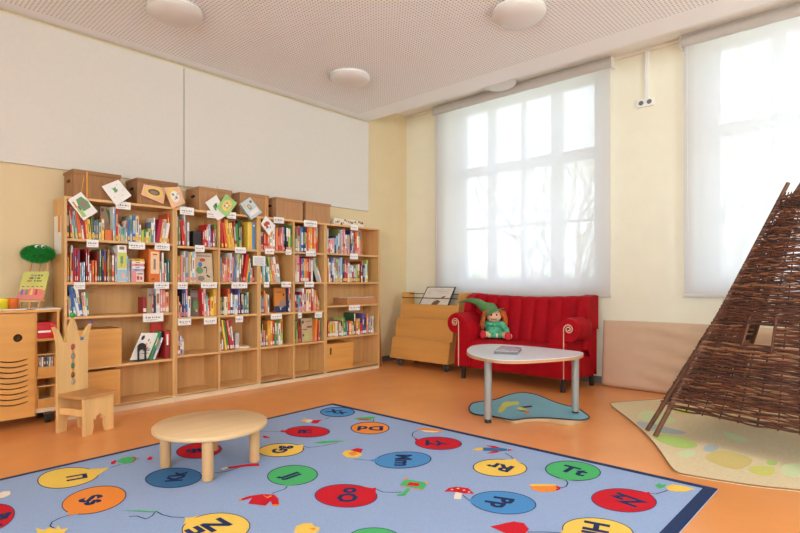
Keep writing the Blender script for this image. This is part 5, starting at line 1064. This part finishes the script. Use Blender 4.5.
# ------------------------------------------------------------------ beige rug under the tepee
ro = [(609.5, 405), (614, 403.4), (640, 401.6), (665, 399.7), (700, 396.5), (735, 394), (775, 396), (820, 402), (870, 420), (920, 450), (945, 480), (930, 498), (890, 500), (840, 496), (800, 491.8), (760, 488), (720, 482), (690, 477), (676, 474), (669, 466), (658, 449), (646, 435), (630, 421), (616, 410.5)]
pts = smooth([onz(x, y, .0) for x, y in ro], 1); pts = [Vector((min(p.x, 5.50), p.y, p.z)) for p in pts]; cen = sum(pts, Vector())/len(pts)
t = thing('beige_rug', 'cream leaf shaped rug with pastel stepping stones under the wicker tepee', 'rug', (cen.x, cen.y, 0))
M_BG = mat('cream_carpet', (226, 206, 166), .95, .07, 60, .25, 600, spec=.05)
b = MB(); b.prism([Vector((p.x, p.y, .001)) for p in pts], (0, 0, .009), M_BG); part(b, 'carpet', t, .002)
d = MB(); q = [Vector((p.x, p.y, .009)) for p in pts]; d.tube(q+[q[0]], .004, mat('rug_edge_brown', (140, 106, 70), .9), 6, False); part(d, 'edging', t)
d = MB()
def bflat(px, c): d.poly(smooth([onz(x, y, .0107) for x, y in px], 2), c)
SG, LG, SB, SY, SL = carpet('stone_green', (184, 208, 118)), carpet('stone_pale_green', (214, 222, 172)), carpet('stone_blue', (182, 192, 190)), carpet('stone_ochre', (216, 194, 126)), carpet('stone_lime', (212, 208, 116))
bflat([(636, 417), (640, 411.5), (650, 410.5), (660, 413), (675, 418), (677, 422.5), (664, 424.5), (648, 422)], LG)
bflat([(634, 421.5), (646, 422), (670, 428), (688, 432.5), (682, 434.5), (660, 433), (642, 428)], SB)
bflat([(650, 434.5), (662, 434), (684, 437), (700, 445), (692, 448.5), (676, 448), (656, 440)], SG)
bflat([(676, 452), (690, 449), (697, 451), (694, 456), (684, 458), (678, 455.5)], LG)
bflat([(703, 447), (708, 444.5), (718, 445.5), (719.5, 448), (712, 452.5), (704, 451)], SB)
bflat([(703.5, 457), (714, 450.5), (724, 450), (746, 455.5), (755, 461), (742, 470), (730, 469), (708, 461)], SY)
bflat([(746, 469), (752, 465.5), (772, 465.8), (776, 470), (773, 475.5), (758, 476)], SL)
bflat([(765, 461.5), (771, 459.5), (777, 461), (777.5, 465), (769, 465.5)], SG)
bflat([(780, 470), (784, 463.5), (806, 463), (815, 470), (812, 478), (784, 477)], LG)
bflat([(672, 408), (684, 406.5), (694, 411), (690, 415), (676, 413)], SL)
bflat([(722, 430), (740, 436), (752, 441), (742, 443), (724, 436)], LG)
part(d, 'printed_pattern', t, 0, 'pastel stepping stones')

# ------------------------------------------------------------------ red sofa
XS, XSB = 4.97, 5.575; YL, YR = 3.735, 2.305      # front, back; body limits along the wall
sf = thing('red_sofa', 'small red velvet sofa with rolled arms and a channelled back under the window', 'sofa', (5.3, 3.02, 0))
b = MB(); b.box(XS+.015, XSB-.02, YR+.0, YL-.0, .13, .33, M_RED); part(b, 'base', sf, .015)
# seat cushion with rounded front edge
vs = []; fs = []; prof = [(XS+.012, .30), (XS+.004, .33), (XS+.002, .37), (XS+.012, .41), (XS+.04, .436), (XS+.10, .448), (XS+.25, .452), (XS+.45, .444), (XS+.5, .44), (XS+.5, .30)]
ya, yb = YR+.16, YL-.165
b = MB(); NN = 14
for i in range(NN+1):
    y = ya+(yb-ya)*i/NN; e = 1-abs(2*i/NN-1)**8
    for (x, z) in prof: vs.append((x, y, z-.012*(1-e)))
np_ = len(prof)
for i in range(NN):
    for k in range(np_-1): fs.append((i*np_+k, i*np_+k+1, (i+1)*np_+k+1, (i+1)*np_+k))
b.add(vs, fs, M_RED, True); b.add(vs[:np_], [tuple(range(np_))], M_RED); b.add(vs[-np_:], [tuple(reversed(range(np_)))], M_RED); part(b, 'seat_cushion', sf)
# back with vertical channels, gently curved top
b = MB(); NY = 132; ch = 9; rows = 12; vs = []; fs = []; y0, y1 = YR-.01, YL+.03
ring = None
for i in range(NY+1):
    u = i/NY; y = y0+(y1-y0)*u; ph = (u*ch) % 1.0; bulge = .030*math.sqrt(max(0, math.sin(PI*ph))); ed = min(1, min(u, 1-u)/.03)
    top = .932+.030*(abs(2*u-1)**1.6)-.02*(1-ed)
    cs = []
    for k in range(rows+1):
        z = .40+(top-.05-.40)*k/rows; x = XSB-.23+.10*(k/rows)-bulge*(1 if k < rows else .9)
        cs.append((x, y, z))
    xt = cs[-1][0]
    for k in range(1, 7):
        a = PI*k/7; cs.append((xt+(XSB-xt)*(1-math.cos(a))/2, y, top-.05+.05*math.sin(a)+.006*math.sqrt(max(0, math.sin(PI*ph)))))
    cs += [(XSB, y, top-.06), (XSB, y, .12)]
    vs += cs; nc = len(cs)
for i in range(NY):
    for k in range(nc-1): fs.append((i*nc+k, (i+1)*nc+k, (i+1)*nc+k+1, i*nc+k+1))
b.add(vs, fs, M_RED, True); b.add(vs[:nc], [tuple(range(nc))], M_RED); b.add(vs[-nc:], [tuple(reversed(range(nc)))], M_RED); part(b, 'backrest', sf, 0, 'back with stitched vertical channels')
# rolled arms: profile in the plane of the front, pushed back
def arm(yc, s):
    """s=+1: arm on the left (larger y); roll bulges outward"""
    P = [(-.215, .13), (-.215, .47), (-.20, .56), (-.165, .64), (-.11, .70), (-.05, .737)]
    for k in range(14):
        a = math.radians(100-k*17.5); P.append((.0+.118*math.cos(a), .632+.118*math.sin(a)))
    P += [(-.02, .49), (-.012, .40), (.0, .30), (.008, .20), (.008, .13)]
    pts = [Vector((XS, yc+s*u, z)) for u, z in P]
    b = MB(); n = len(pts)
    nseg = 10; L_ = XSB-.03-XS; vs = []; fs = []
    for i in range(nseg+1):
        u = i/nseg; sc = 1.0 if u > .06 else .965+.035*math.sqrt(u/.06)
        c = Vector((XS, yc-s*.08, .42))
        for p in pts:
            q = c+(p-c)*sc; vs.append((XS+L_*u+(0 if i else 0.0), q.y if (s*(q.y-(yc-.03*s)) < 0 or u < .4 or p.z < .48) else yc-.03*s+(q.y-(yc-.03*s))*(1-.95*((u-.4)/.6)**1.5), q.z-.02*u*u))
    for i in range(nseg):
        for k in range(n): fs.append((i*n+k, i*n+(k+1) % n, (i+1)*n+(k+1) % n, (i+1)*n+k))
    if s > 0: fs = [tuple(reversed(f)) for f in fs]
    b.add(vs, fs, M_RED, True)
    cap = [tuple(range(n))] if s > 0 else [tuple(reversed(range(n)))]
    b.add(vs[:n], cap, M_RED); b.add(vs[-n:], [tuple(reversed(cap[0]))], M_RED)
    o = part(b, 'arm', sf)
    # spiral piping with a tail running down the front
    tr = MB(); sp2 = [Vector((XS-.004, yc-s*.052, z)) for z in (.135, .25, .40, .52, .60)]
    for k in range(40):
        a = 2*PI*1.9*k/39; r = .052-.042*(k/39)**.8
        sp2.append(Vector((XS-.004, yc-s*r*math.cos(a), .636+r*math.sin(a))))
    tr.tube(sp2, .0055, M_TRIM, 8); part(tr, 'piping', o, 0, 'cream spiral piping')
arm(3.715, 1); arm(2.325, -1)
# wings between arms and back
for (yc, s) in ((3.765, 1), (2.325, -1)):
    P = [(5.57, .60), (5.32, .66), (5.28, .74), (5.295, .83), (5.33, .91), (5.39, .95), (5.47, .968), (5.57, .96)]
    b = MB(); b.prism([Vector((x, yc-.05, z)) for x, z in P], (0, .10, 0), M_RED); part(b, 'wing', sf, .03, None, 4)
for (x, y, dx) in ((4.985, 3.60, -.012), (5.015, 2.405, -.012), (5.53, 2.34, .02), (5.53, 3.68, .02)):
    b = MB(); b.obox((x-.022+dx, y-.022, 0), (.040, 0, 0), (0, .040, 0), (-dx*.9, 0, .129), M_LEG)
    part(b, 'leg', sf, .004)

# ------------------------------------------------------------------ doll on the sofa
SZ = .452
dl_ = thing('witch_doll', 'soft doll with a green pointed hat, orange hair and red shoes on the red sofa', 'doll', (5.28, 3.50, SZ))
MSK = mat('doll_skin', (236, 190, 150), .7); MHR = mat('doll_orange_hair', (196, 96, 36), .9, .3, 60); MHT = mat('doll_green_felt', (92, 138, 84), .9, .12, 40, .2, 300); MDR = mat('doll_green_dress', (84, 176, 136), .8, .35, 26); MSH = mat('doll_red_shoe', (208, 40, 56), .8); MCR = mat('doll_cream_cloth', (232, 208, 160), .8)
DX = 5.28
def dp(px, py, X=DX): return onx(px, py, X)
hc = dp(494, 316); 
b = MB(); c = dp(495, 329); zt = c.z+.075
b.tube([Vector((DX+.02, c.y, SZ+.01)), Vector((DX+.02, c.y, SZ+.07)), Vector((DX+.015, c.y, SZ+.14)), Vector((DX+.01, c.y, SZ+.20))], [.115, .125, .10, .05], MDR, 20); part(b, 'dress', dl_)
b = MB()   # frilly collar and skirt hem
for k in range(26):
    a = 2*PI*k/26; r = .095+.012*(k % 2); b.ball(Vector((DX+.0+r*math.cos(a)*.9, c.y+r*math.sin(a)*1.05, SZ+.175-.012*(k % 2))), .024, MDR, 8)
for k in range(30):
    a = 2*PI*k/30; r = .125+.012*(k % 2); b.ball(Vector((DX+r*math.cos(a)*.85, c.y+r*math.sin(a)*1.1, SZ+.04)), .027, MCR if k % 3 == 0 else MDR, 8)
part(b, 'ruffles', dl_)
b = MB(); b.ball(hc, .082, MSK, 24, (1, 1.05, 1.0)); b.ball(hc+Vector((-.083, .004, -.008)), .017, MSK, 12); part(b, 'head', dl_)
vd = Vector((-hc.x, -hc.y, 0)).normalized(); sd = Vector((-vd.y, vd.x, 0))
b = MB()
for u in (-.032, .03): b.ball(hc+vd*.076+sd*u+Vector((0, 0, .018)), .011, M_BLACK, 10, (1, 1, 1.1))
part(b, 'eyes', dl_)
b = MB(); b.tube([hc+vd*(.082-.6*abs(u)*abs(u)*10)+sd*u+Vector((0, 0, -.034-0*u+u*u*8)) for u in (-.03, -.015, 0, .015, .03)], .005, mat('doll_mouth', (170, 60, 60)), 6); part(b, 'mouth', dl_)
hr = random.Random(8); b = MB()
for k in range(150):
    a = hr.uniform(0, 2*PI); fwd = math.cos(a)
    base = hc+Vector((0, 0, hr.uniform(.02, .07)))+vd*(.07*math.cos(a)*.75)+sd*(.075*math.sin(a))
    if math.cos(a) > .62: continue
    out_ = (vd*math.cos(a)*.5+sd*math.sin(a)*1.1).normalized(); Ln = hr.uniform(.13, .20)
    p1 = base+out_*.045+Vector((0, 0, -.02)); p2 = p1+out_*hr.uniform(.0, .03)+Vector((0, 0, -Ln*.5)); p3 = p2+out_*hr.uniform(-.02, .02)+Vector((0, 0, -Ln*.45))
    b.tube([base, p1, p2, p3], [.010, .013, .011, .004], MHR, 5)
part(b, 'hair', dl_)
# hat: wide brim, cone bending over to the left with a tip
tilt = Vector((.05, .52, .85)).normalized(); bc = hc+Vector((.005, .012, .0))+tilt*.040
b = MB(); n = 28; ax = tilt; ea = ax.cross(Vector((1, 0, 0))).normalized(); eb = ax.cross(ea)
vs = []; 
for (r, h) in ((.075, .018), (.10, .0), (.150, -.026), (.147, -.032), (.095, -.008), (.07, .0)):
    for k in range(n): a = 2*PI*k/n; vs.append(bc+ea*(r*math.cos(a))+eb*(r*math.sin(a))+ax*(h+.012*math.sin(2*a)*(r > .12)))
fs = [(i*n+k, (i+1)*n+k, (i+1)*n+(k+1) % n, i*n+(k+1) % n) for i in range(5) for k in range(n)]
b.add(vs, fs, MHT, True); hat = part(b, 'hat', dl_)
b = MB(); tip = [bc+ax*.0, bc+ax*.05, dp(484, 307, DX+.03), dp(478.5, 302.5, DX+.03), dp(471, 300.2, DX+.03), dp(464.5, 300.8, DX+.03), dp(458.5, 302.3, DX+.03)]
b.tube(tip, [.088, .080, .062, .045, .030, .018, .005], MHT, 20); part(b, 'hat_point', hat)
# arms, legs, shoes
b = MB(); s0 = Vector((DX, c.y+.08, SZ+.17)); h1 = dp(476.5, 334, DX-.05); h1.z = max(h1.z, SZ+.035); b.tube([s0, (s0+h1)/2+Vector((-.01, .03, 0)), h1], [.034, .03, .026], MDR, 12); part(b, 'sleeve', dl_)
b = MB(); b.ball(h1, .030, MSK, 14, (1, 1, .9))
for k in range(4): q = h1+Vector((-.012+.004*k, .012-.010*k+.012, -.008)); b.tube([q, q+Vector((-.012, .016-.010*k, -.014))], [.010, .008], MSK, 8)
b.tube([h1+Vector((-.008, -.02, .008)), h1+Vector((-.03, -.028, .006))], [.010, .008], MSK, 8); part(b, 'hand', dl_)
b = MB(); s0 = Vector((DX, c.y-.09, SZ+.17)); h2 = Vector((DX-.02, c.y-.185, SZ+.045)); b.tube([s0, (s0+h2)/2+Vector((-.01, -.03, 0)), h2], [.034, .03, .026], MDR, 12); part(b, 'sleeve', dl_)
b = MB(); b.ball(h2, .028, MSK, 14)
for k in range(4): q = h2+Vector((-.012, .012-.009*k, -.008)); b.tube([q, q+Vector((-.020, .004-.004*k, -.008))], [.009, .007], MSK, 8)
part(b, 'hand', dl_)
for (px, py) in ((483, 333.2), (508, 334)):
    f0 = dp(px, py, DX-.16); f0.z = SZ+.052
    b = MB(); hip = Vector((DX-.03, c.y+(f0.y-c.y)*.55, SZ+.045)); b.tube([hip, (hip+f0)/2, f0+Vector((.03, 0, -.006))], [.042, .036, .034], MCR, 14); part(b, 'stocking', dl_)
    b = MB(); b.ball(f0, .05, MSH, 18, (.62, .78, 1.0)); part(b, 'shoe', dl_)

# ------------------------------------------------------------------ magazine rack
rk = thing('magazine_rack', 'stepped beech book browser on castors between the corner and the sofa', 'book rack', (5.36, 4.42, 0))
RL, RR = 4.90, 3.95
for (y, s) in ((RL, 0), (RR, 0)):
    P = [(5.595, .12), (5.595, .968), (5.37, .968), (5.345, .80), (5.325, .615), (5.25, .61), (5.215, .37), (5.165, .36), (5.13, .115), (5.14, .10), (5.60, .10)]
    b = MB(); b.prism([Vector((x, y-.009, z)) for x, z in P], (0, .018, 0), M_BEECH); part(b, 'side_panel', rk, .002)
for (xa, za, xb_, zb_) in ((5.335, .60, 5.352, .808), (5.225, .36, 5.262, .624), (5.137, .13, 5.178, .37)):
    b = MB(); b.obox((xa, RR+.0095, za), (.014, 0, 0), (0, RL-RR-.019, 0), (xb_-xa, 0, zb_-za), M_BEECH); part(b, 'tier_panel', rk, .002)
b = MB(); b.box(5.118, 5.134, RR-.009, RL+.009, .098, .150, M_BEECH); part(b, 'lower_lip', rk, .002)
b = MB(); b.box(5.14, 5.57, RR+.0095, RL-.0095, .104, .12, M_BEECH); part(b, 'base_board', rk)
b = MB(); b.box(5.572, 5.587, RR+.0095, RL-.0095, .10, .80, M_BEECH); part(b, 'back_panel', rk)
for (x, z) in ((5.345, .895), (5.50, .945), (5.56, .885)):
    b = MB(); b.tube([(x, RR+.0085, z), (x, RL-.0085, z)], .006, M_WIRE, 10); part(b, 'wire_rod', rk)
for (x, y) in ((5.18, 4.78), (5.19, 4.01), (5.52, 4.78), (5.52, 4.01)):
    b = MB(); b.tube([(x, y-.016, .05), (x, y+.016, .05)], .05, M_CAST, 20); b.tube([(x-.0, y-.018, .05), (x, y+.018, .05)], .024, M_GREYPL, 16); b.box(x-.02, x+.02, y-.013, y+.013, .09, .1035, M_GREYPL); part(b, 'castor', rk)
# book facing out on the rack
XA, XC = 5.375, 5.475
Q = [onx(418.5, 306.5, XA), onx(448.6, 306.5, XA), onx(456.2, 287.2, XC), onx(428, 287.0, XC)]
t = thing('picture_book', 'dark rimmed white picture book of a bird standing on top of the book rack', 'book', Q[0])
n = (Q[1]-Q[0]).cross(Q[3]-Q[0]).normalized()
if n.x > 0: n = -n
b = MB(); b.prism(Q, n*.012, mat('cover_black_rim', (50, 48, 48), .5)); part(b, 'cover', t, .001)
d = MB()
def quv(u, v, k=.0124): return Q[0]*(1-u)*(1-v)+Q[1]*u*(1-v)+Q[2]*u*v+Q[3]*(1-u)*v+n*k
d.prism([quv(.035, .0), quv(.965, .0), quv(.965, .96), quv(.035, .96)], n*.0003, mat('cover_offwhite', (222, 216, 204)))
d.prism([quv(.42, .08, .0130), quv(.62, .06, .0130), quv(.72, .3, .0130), quv(.76, .52, .0130), quv(.70, .50, .0130), quv(.60, .36, .0130), quv(.46, .24, .0130)], n*.0003, BRN)
d.prism([quv(.72, .36, .0134), quv(.80, .50, .0134), quv(.74, .54, .0134)], n*.0003, REDP)
d.prism([quv(.05, .0, .0128), quv(.95, .0, .0128), quv(.95, .07, .0128), quv(.05, .10, .0128)], n*.0003, GRN)
for v, u1 in ((.82, .9), (.74, .8), (.66, .86)): d.prism([quv(.16, v, .0128), quv(u1, v, .0128), quv(u1, v+.018, .0128), quv(.16, v+.018, .0128)], n*.0003, mat('cover_grey_line', (176, 172, 166)))
part(d, 'cover_picture', t)

# ------------------------------------------------------------------ mattress leaning on the window wall
mt = thing('mattress', 'beige cloth covered mattress standing on its edge along the window wall', 'mattress', (5.66, 1.3, 0))
M_MT = mat('beige_stretch_cloth', (212, 180, 150), .85, .03, 8, .10, 500)
b = MB(); NY, NZ = 90, 26; vs = []; fs = []; mr_ = random.Random(2)
Yl, Yr, H = 2.262, .25, .70; TH_ = .105
def wr(y, z):
    w = max(0, min(1, (1.95-y)/.5)); return .015*w*math.sin(z*44+math.sin(y*5+z*3)*2.0)*(.4+.6*math.sin(y*2.3+z*6)**2)+.004*w*math.sin(z*90+y*7)
def mp_(u, v, side):
    y = Yl+(Yr-Yl)*u; z = H*v; e = min(1, min(v, 1-v)/.06); e = math.sqrt(1-(1-e)**2); eu = min(1, min(u, 1-u)/.022); eu = math.sqrt(1-(1-eu)**2)
    lean = .055*(1-v)
    zt = z*(1-.012*(1-math.sin(PI*min(1, u*1.2)))) if v > .5 else z
    if side: return Vector((XB-.012-lean-TH_*.5-TH_*.5*e*eu-wr(y, z)*e, y+.018*(1-e)*0, .001+zt))
    return Vector((XB-.012-lean-TH_*.5+TH_*.5*e*eu, y, .001+zt))
for side in (1, 0):
    o0 = len(vs)
    for i in range(NY+1):
        for j in range(NZ+1): vs.append(mp_(i/NY, j/NZ, side))
    for i in range(NY):
        for j in range(NZ):
            f = (o0+i*(NZ+1)+j, o0+(i+1)*(NZ+1)+j, o0+(i+1)*(NZ+1)+j+1, o0+i*(NZ+1)+j+1); fs.append(f if not side else tuple(reversed(f)))
b.add(vs, fs, M_MT, True); part(b, 'mattress_cover', mt)

# ------------------------------------------------------------------ wicker tepee
d1 = Vector((-.2, -.98, 0)).normalized(); d2 = Vector((.98, -.2, 0)).normalized(); S = 1.35
P1 = Vector((3.979, 1.22, 0)); APX = P1+d1*S/2+d2*S/2; APX.z = 1.88
tp = thing('wicker_tepee', 'brown woven willow tepee on slanting poles standing on the cream rug', 'play tent', (APX.x, APX.y, 0))
WM = [mat('willow_dark', (58, 32, 20), .7, .2, 40), mat('willow_brown', (80, 44, 26), .65, .2, 40), mat('willow_red_brown', (98, 52, 30), .65, .2, 40), mat('willow_light', (136, 90, 58), .65, .2, 40)]
MPOLE = mat('willow_pole', (104, 66, 42), .6, .2, 30)
wr_ = random.Random(17)
def panel(A, Bp, win=None, seed=1, top_t=.90, hem=0.0, g=.055):
    rr = random.Random(seed); inward = ((A+Bp)/2-APX); inward.z = 0; outn = inward.normalized()
    Ap = APX+(A-APX).normalized()*.0; zA = APX.z
    def pos(u, v, off=0.0):
        base = A*(1-u)+Bp*u; q = base+(Vector((APX.x, APX.y, zA))-base)*v
        q = q+(base-Vector((APX.x, APX.y, 0)))*g*v
        bul = .05*math.sin(PI*u)*math.sin(PI*min(1, v*1.05))
        return q+outn*(bul+off)
    b = MB(); NR = 11
    v = .115
    row = 0
    while v < top_t:
        mat_ = rr.choice([WM[0], WM[1], WM[1], WM[1], WM[2], WM[2], WM[3]]); r = rr.uniform(.0046, .0074)*(1 if v < .6 else .9)
        a0, a1 = -rr.uniform(.010, .020), 1+rr.uniform(.010, .020)
        segs = [(a0, a1)]
        if win and win[2] < v < win[3]: segs = [(a0, win[0]+rr.uniform(-.006, .004)), (win[1]+rr.uniform(-.004, .006), a1)]
        amp = .0075; dv1, dv2 = rr.uniform(-.0035, .0035), rr.uniform(-.0035, .0035); phs = rr.uniform(0, 6)
        for (u0, u1) in segs:
            nst = max(4, int((u1-u0)*NR*2)); pts = []
            for i in range(nst+1):
                u = u0+(u1-u0)*i/nst; off = amp*math.cos(PI*(u*NR))*(1 if row % 2 else -1)
                if u < .02 or u > .98: off = .020
                vv = v+dv1*(1-u)+dv2*u+.0022*math.sin(u*17+phs)+rr.uniform(-.0014, .0014)+hem*math.sin(PI*u)*(-1)*(1-v)
                pts.append(pos(u, vv, off))
            b.tube(pts, r, mat_, 5, False)
        if rr.random() < .35 and not win:            # stray twig ends past the edge pole
            b.tube([pos(.02, v, .012), pos(-.045, v+.012, .02)], [r*.8, r*.4], mat_, 4)
        v += (r*2*.86+rr.uniform(0, .0034)+(.006 if rr.random() < .06 else 0))/3.1
        row += 1
    o = part(b, 'woven_panel', tp)
    rb = MB()
    for k in range(1, NR):
        u = k/NR; 
        if win and win[0] < u < win[1]:
            rb.tube([pos(u, .11), pos(u, win[2])], .006, WM[0], 6); rb.tube([pos(u, win[3]), pos(u, top_t+.01)], .006, WM[0], 6)
        else: rb.tube([pos(u, .11+.1*j*(top_t-.1)/1) for j in range(10)]+[pos(u, top_t+.01)] if False else [pos(u, .11+(top_t-.10)*j/8) for j in range(9)], [.0045-.001*j/8 for j in range(9)], WM[0], 6)
    if win:
        for u in (win[0], win[1]): rb.tube([pos(u, win[2]-.03), pos(u, (win[2]+win[3])/2), pos(u, win[3]+.03)], .009, WM[2], 8)
        for vv in (win[2], win[3]): rb.tube([pos(win[0]-.01, vv), pos((win[0]+win[1])/2, vv), pos(win[1]+.01, vv)], .009, WM[1], 8)
    part(rb, 'upright_rods', tp)
    for u in (0, 1):
        pl = MB(); pl.tube([pos(u, .0)+Vector((0, 0, .0115)), pos(u, .5), pos(u, top_t+.035+.02*wr_.random())], [.0165, .0155, .013], MPOLE, 12); part(pl, 'pole', tp)
WIN = (.275, .475, .368, .442)
Q1, Q2, Q3, Q4 = P1, P1+d1*S, P1+d1*S+d2*S, P1+d2*S
panel(Q1, Q2, WIN, 3)
panel(Vector((4.098, 1.312, 0)), Q4+Vector((0, .06, 0)), None, 4, g=-.04)
panel(Q2+d2*.10, Q3, None, 6)
# the far side is the entrance and stays open between its two poles

# ------------------------------------------------------------------ outside: lawn, hedge and trees
M_GRASS = mat('lawn', (168, 166, 150), .9, .2, 3)
b = MB(); b.box(6.3, 60, -30, 40, -1.2, -1.1, M_GRASS); o = b.build('lawn', loc=(30, 5, -1.15)); o['kind'] = 'structure'
M_BARK = mat('bare_bark', (150, 142, 130), .9, .2, 10)
def tree(x, y, h, seed, leafy, lab):
    rr = random.Random(seed); t = thing('garden_tree', lab, 'tree', (x, y, -1.1), 0, 'trees outside the windows')
    b = MB(); lv = MB(); ML = mat('leaf_'+('yellow' if leafy else 'pale'), (206, 196, 120) if leafy else (190, 190, 160), .8, .3, 4)
    def br_(p, d, L, r, dep):
        n = 4; pts = [p]; q = p; dd = d.copy()
        for i in range(n):
            dd = (dd+Vector((rr.uniform(-.22, .22), rr.uniform(-.22, .22), rr.uniform(-.10, .16)))).normalized(); q = q+dd*L/n; pts.append(q)
        b.tube(pts, [r*(1-.45*i/n) for i in range(n+1)], M_BARK, 6 if dep < 2 else 4, False)
        if dep < 4:
            for k in range(3 if dep < 3 else 2):
                a = pts[rr.randint(1, n)]; nd_ = (dd+Vector((rr.uniform(-.9, .9), rr.uniform(-.9, .9), rr.uniform(-.2, .7)))).normalized(); br_(a, nd_, L*rr.uniform(.55, .78), r*.55, dep+1)
            br_(pts[-1], dd, L*.7, r*.55, dep+1)
        elif leafy:
            for k in range(leafy):
                c = pts[rr.randint(1, n)]+Vector((rr.uniform(-.25, .25), rr.uniform(-.25, .25), rr.uniform(-.25, .25))); s = rr.uniform(.05, .10); e1 = Vector((rr.uniform(-1, 1), rr.uniform(-1, 1), rr.uniform(-1, 1))).normalized(); e2 = e1.orthogonal().normalized()
                lv.add([c-e1*s, c+e2*s*.5, c+e1*s, c-e2*s*.5], [(0, 1, 2, 3)], ML)
    br_(Vector((x, y, -1.1)), Vector((0, 0, 1)), h*.36, h*.020, 0)
    part(b, 'trunk_and_branches', t)
    if lv.f: part(lv, 'leaves', t)
tree(12.5, 6.6, 8.0, 5, 0, 'bare branching tree outside the sofa window, left')
tree(14.0, 4.6, 8.5, 12, 0, 'bare branching tree outside the sofa window, right')
tree(11.5, 2.1, 8.5, 8, 5, 'yellowish leafy tree outside the window behind the tepee')
tree(17.5, -1.5, 8.0, 23, 5, 'yellowish leafy tree outside behind the tepee, further right')
tree(18.0, 8.5, 9.0, 31, 3, 'distant pale leafed tree outside the sofa window, far left')
tree(19.0, 2.8, 9.0, 44, 4, 'distant pale leafed tree outside, seen between the two windows')
hr = random.Random(9); MH = mat('hedge_leaf', (156, 164, 120), .9, .25, 3)
h = MB()
for k in range(9000):
    c = Vector((22+hr.uniform(0, 1.5), hr.uniform(-8, 18), -1.1+hr.random()**.8*2.6)); s = hr.uniform(.12, .26); e1 = Vector((hr.uniform(-1, 1), hr.uniform(-1, 1), hr.uniform(-1, 1))).normalized(); e2 = e1.orthogonal().normalized()
    h.add([c-e1*s, c+e2*s*.6, c+e1*s, c-e2*s*.6], [(0, 1, 2, 3)], MH)
o = h.build('garden_hedge', loc=(22.7, 5, -1.1)); tag(o, 'pale green garden hedge far outside the windows', 'hedge')

# ------------------------------------------------------------------ light
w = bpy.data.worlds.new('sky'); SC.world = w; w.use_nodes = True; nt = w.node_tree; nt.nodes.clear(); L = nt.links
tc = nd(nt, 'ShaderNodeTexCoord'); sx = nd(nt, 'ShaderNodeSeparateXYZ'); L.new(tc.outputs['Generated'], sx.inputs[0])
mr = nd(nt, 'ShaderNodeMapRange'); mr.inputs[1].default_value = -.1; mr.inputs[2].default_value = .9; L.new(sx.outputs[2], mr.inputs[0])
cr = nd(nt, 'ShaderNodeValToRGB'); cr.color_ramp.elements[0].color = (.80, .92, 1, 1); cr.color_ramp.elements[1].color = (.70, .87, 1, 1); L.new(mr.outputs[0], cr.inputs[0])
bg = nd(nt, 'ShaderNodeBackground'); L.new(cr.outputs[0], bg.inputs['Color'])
# overcast sky, strength raised behind the camera as added fill, dimmer over the garden
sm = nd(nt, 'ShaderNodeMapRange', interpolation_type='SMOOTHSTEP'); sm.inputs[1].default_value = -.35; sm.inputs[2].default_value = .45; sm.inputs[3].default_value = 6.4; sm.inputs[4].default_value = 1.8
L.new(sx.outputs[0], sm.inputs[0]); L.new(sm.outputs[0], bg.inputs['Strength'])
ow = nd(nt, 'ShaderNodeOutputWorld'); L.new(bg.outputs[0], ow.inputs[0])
def portal(loc, rot, sx_, sy_):
    l = bpy.data.lights.new('window_daylight', 'AREA'); l.shape = 'RECTANGLE'; l.size = sx_; l.size_y = sy_; l.cycles.is_portal = True
    o = bpy.data.objects.new('window_daylight', l); COL.objects.link(o); o.location = loc; o.rotation_euler = rot
for (y0, y1) in OPEN: portal((XB+.31, (y0+y1)/2, (ZO0+ZO1)/2), (0, PI/2, 0), ZO1-ZO0, y1-y0)
for (y0, y1) in [(-2.4, -.5), (-.2, 1.4)]: portal((XN-.25, (y0+y1)/2, 2.0), (0, -PI/2, 0), 2.4, y1-y0)
for (x0, x1) in [(1.6, 3.2)]: portal(((x0+x1)/2, YN-.25, 2.0), (PI/2, 0, 0), x1-x0, 2.4)

SC.view_settings.view_transform = 'Standard'; SC.view_settings.look = 'None'; SC.view_settings.gamma = 1; SC.view_settings.use_curve_mapping = False
SC.view_settings.exposure = 1.12
try:
    SC.cycles.max_bounces = 10; SC.cycles.diffuse_bounces = 6; SC.cycles.transparent_max_bounces = 12; SC.cycles.use_denoising = True; SC.cycles.sample_clamp_indirect = 6
    SC.cycles.caustics_reflective = False; SC.cycles.caustics_refractive = False
except Exception: pass
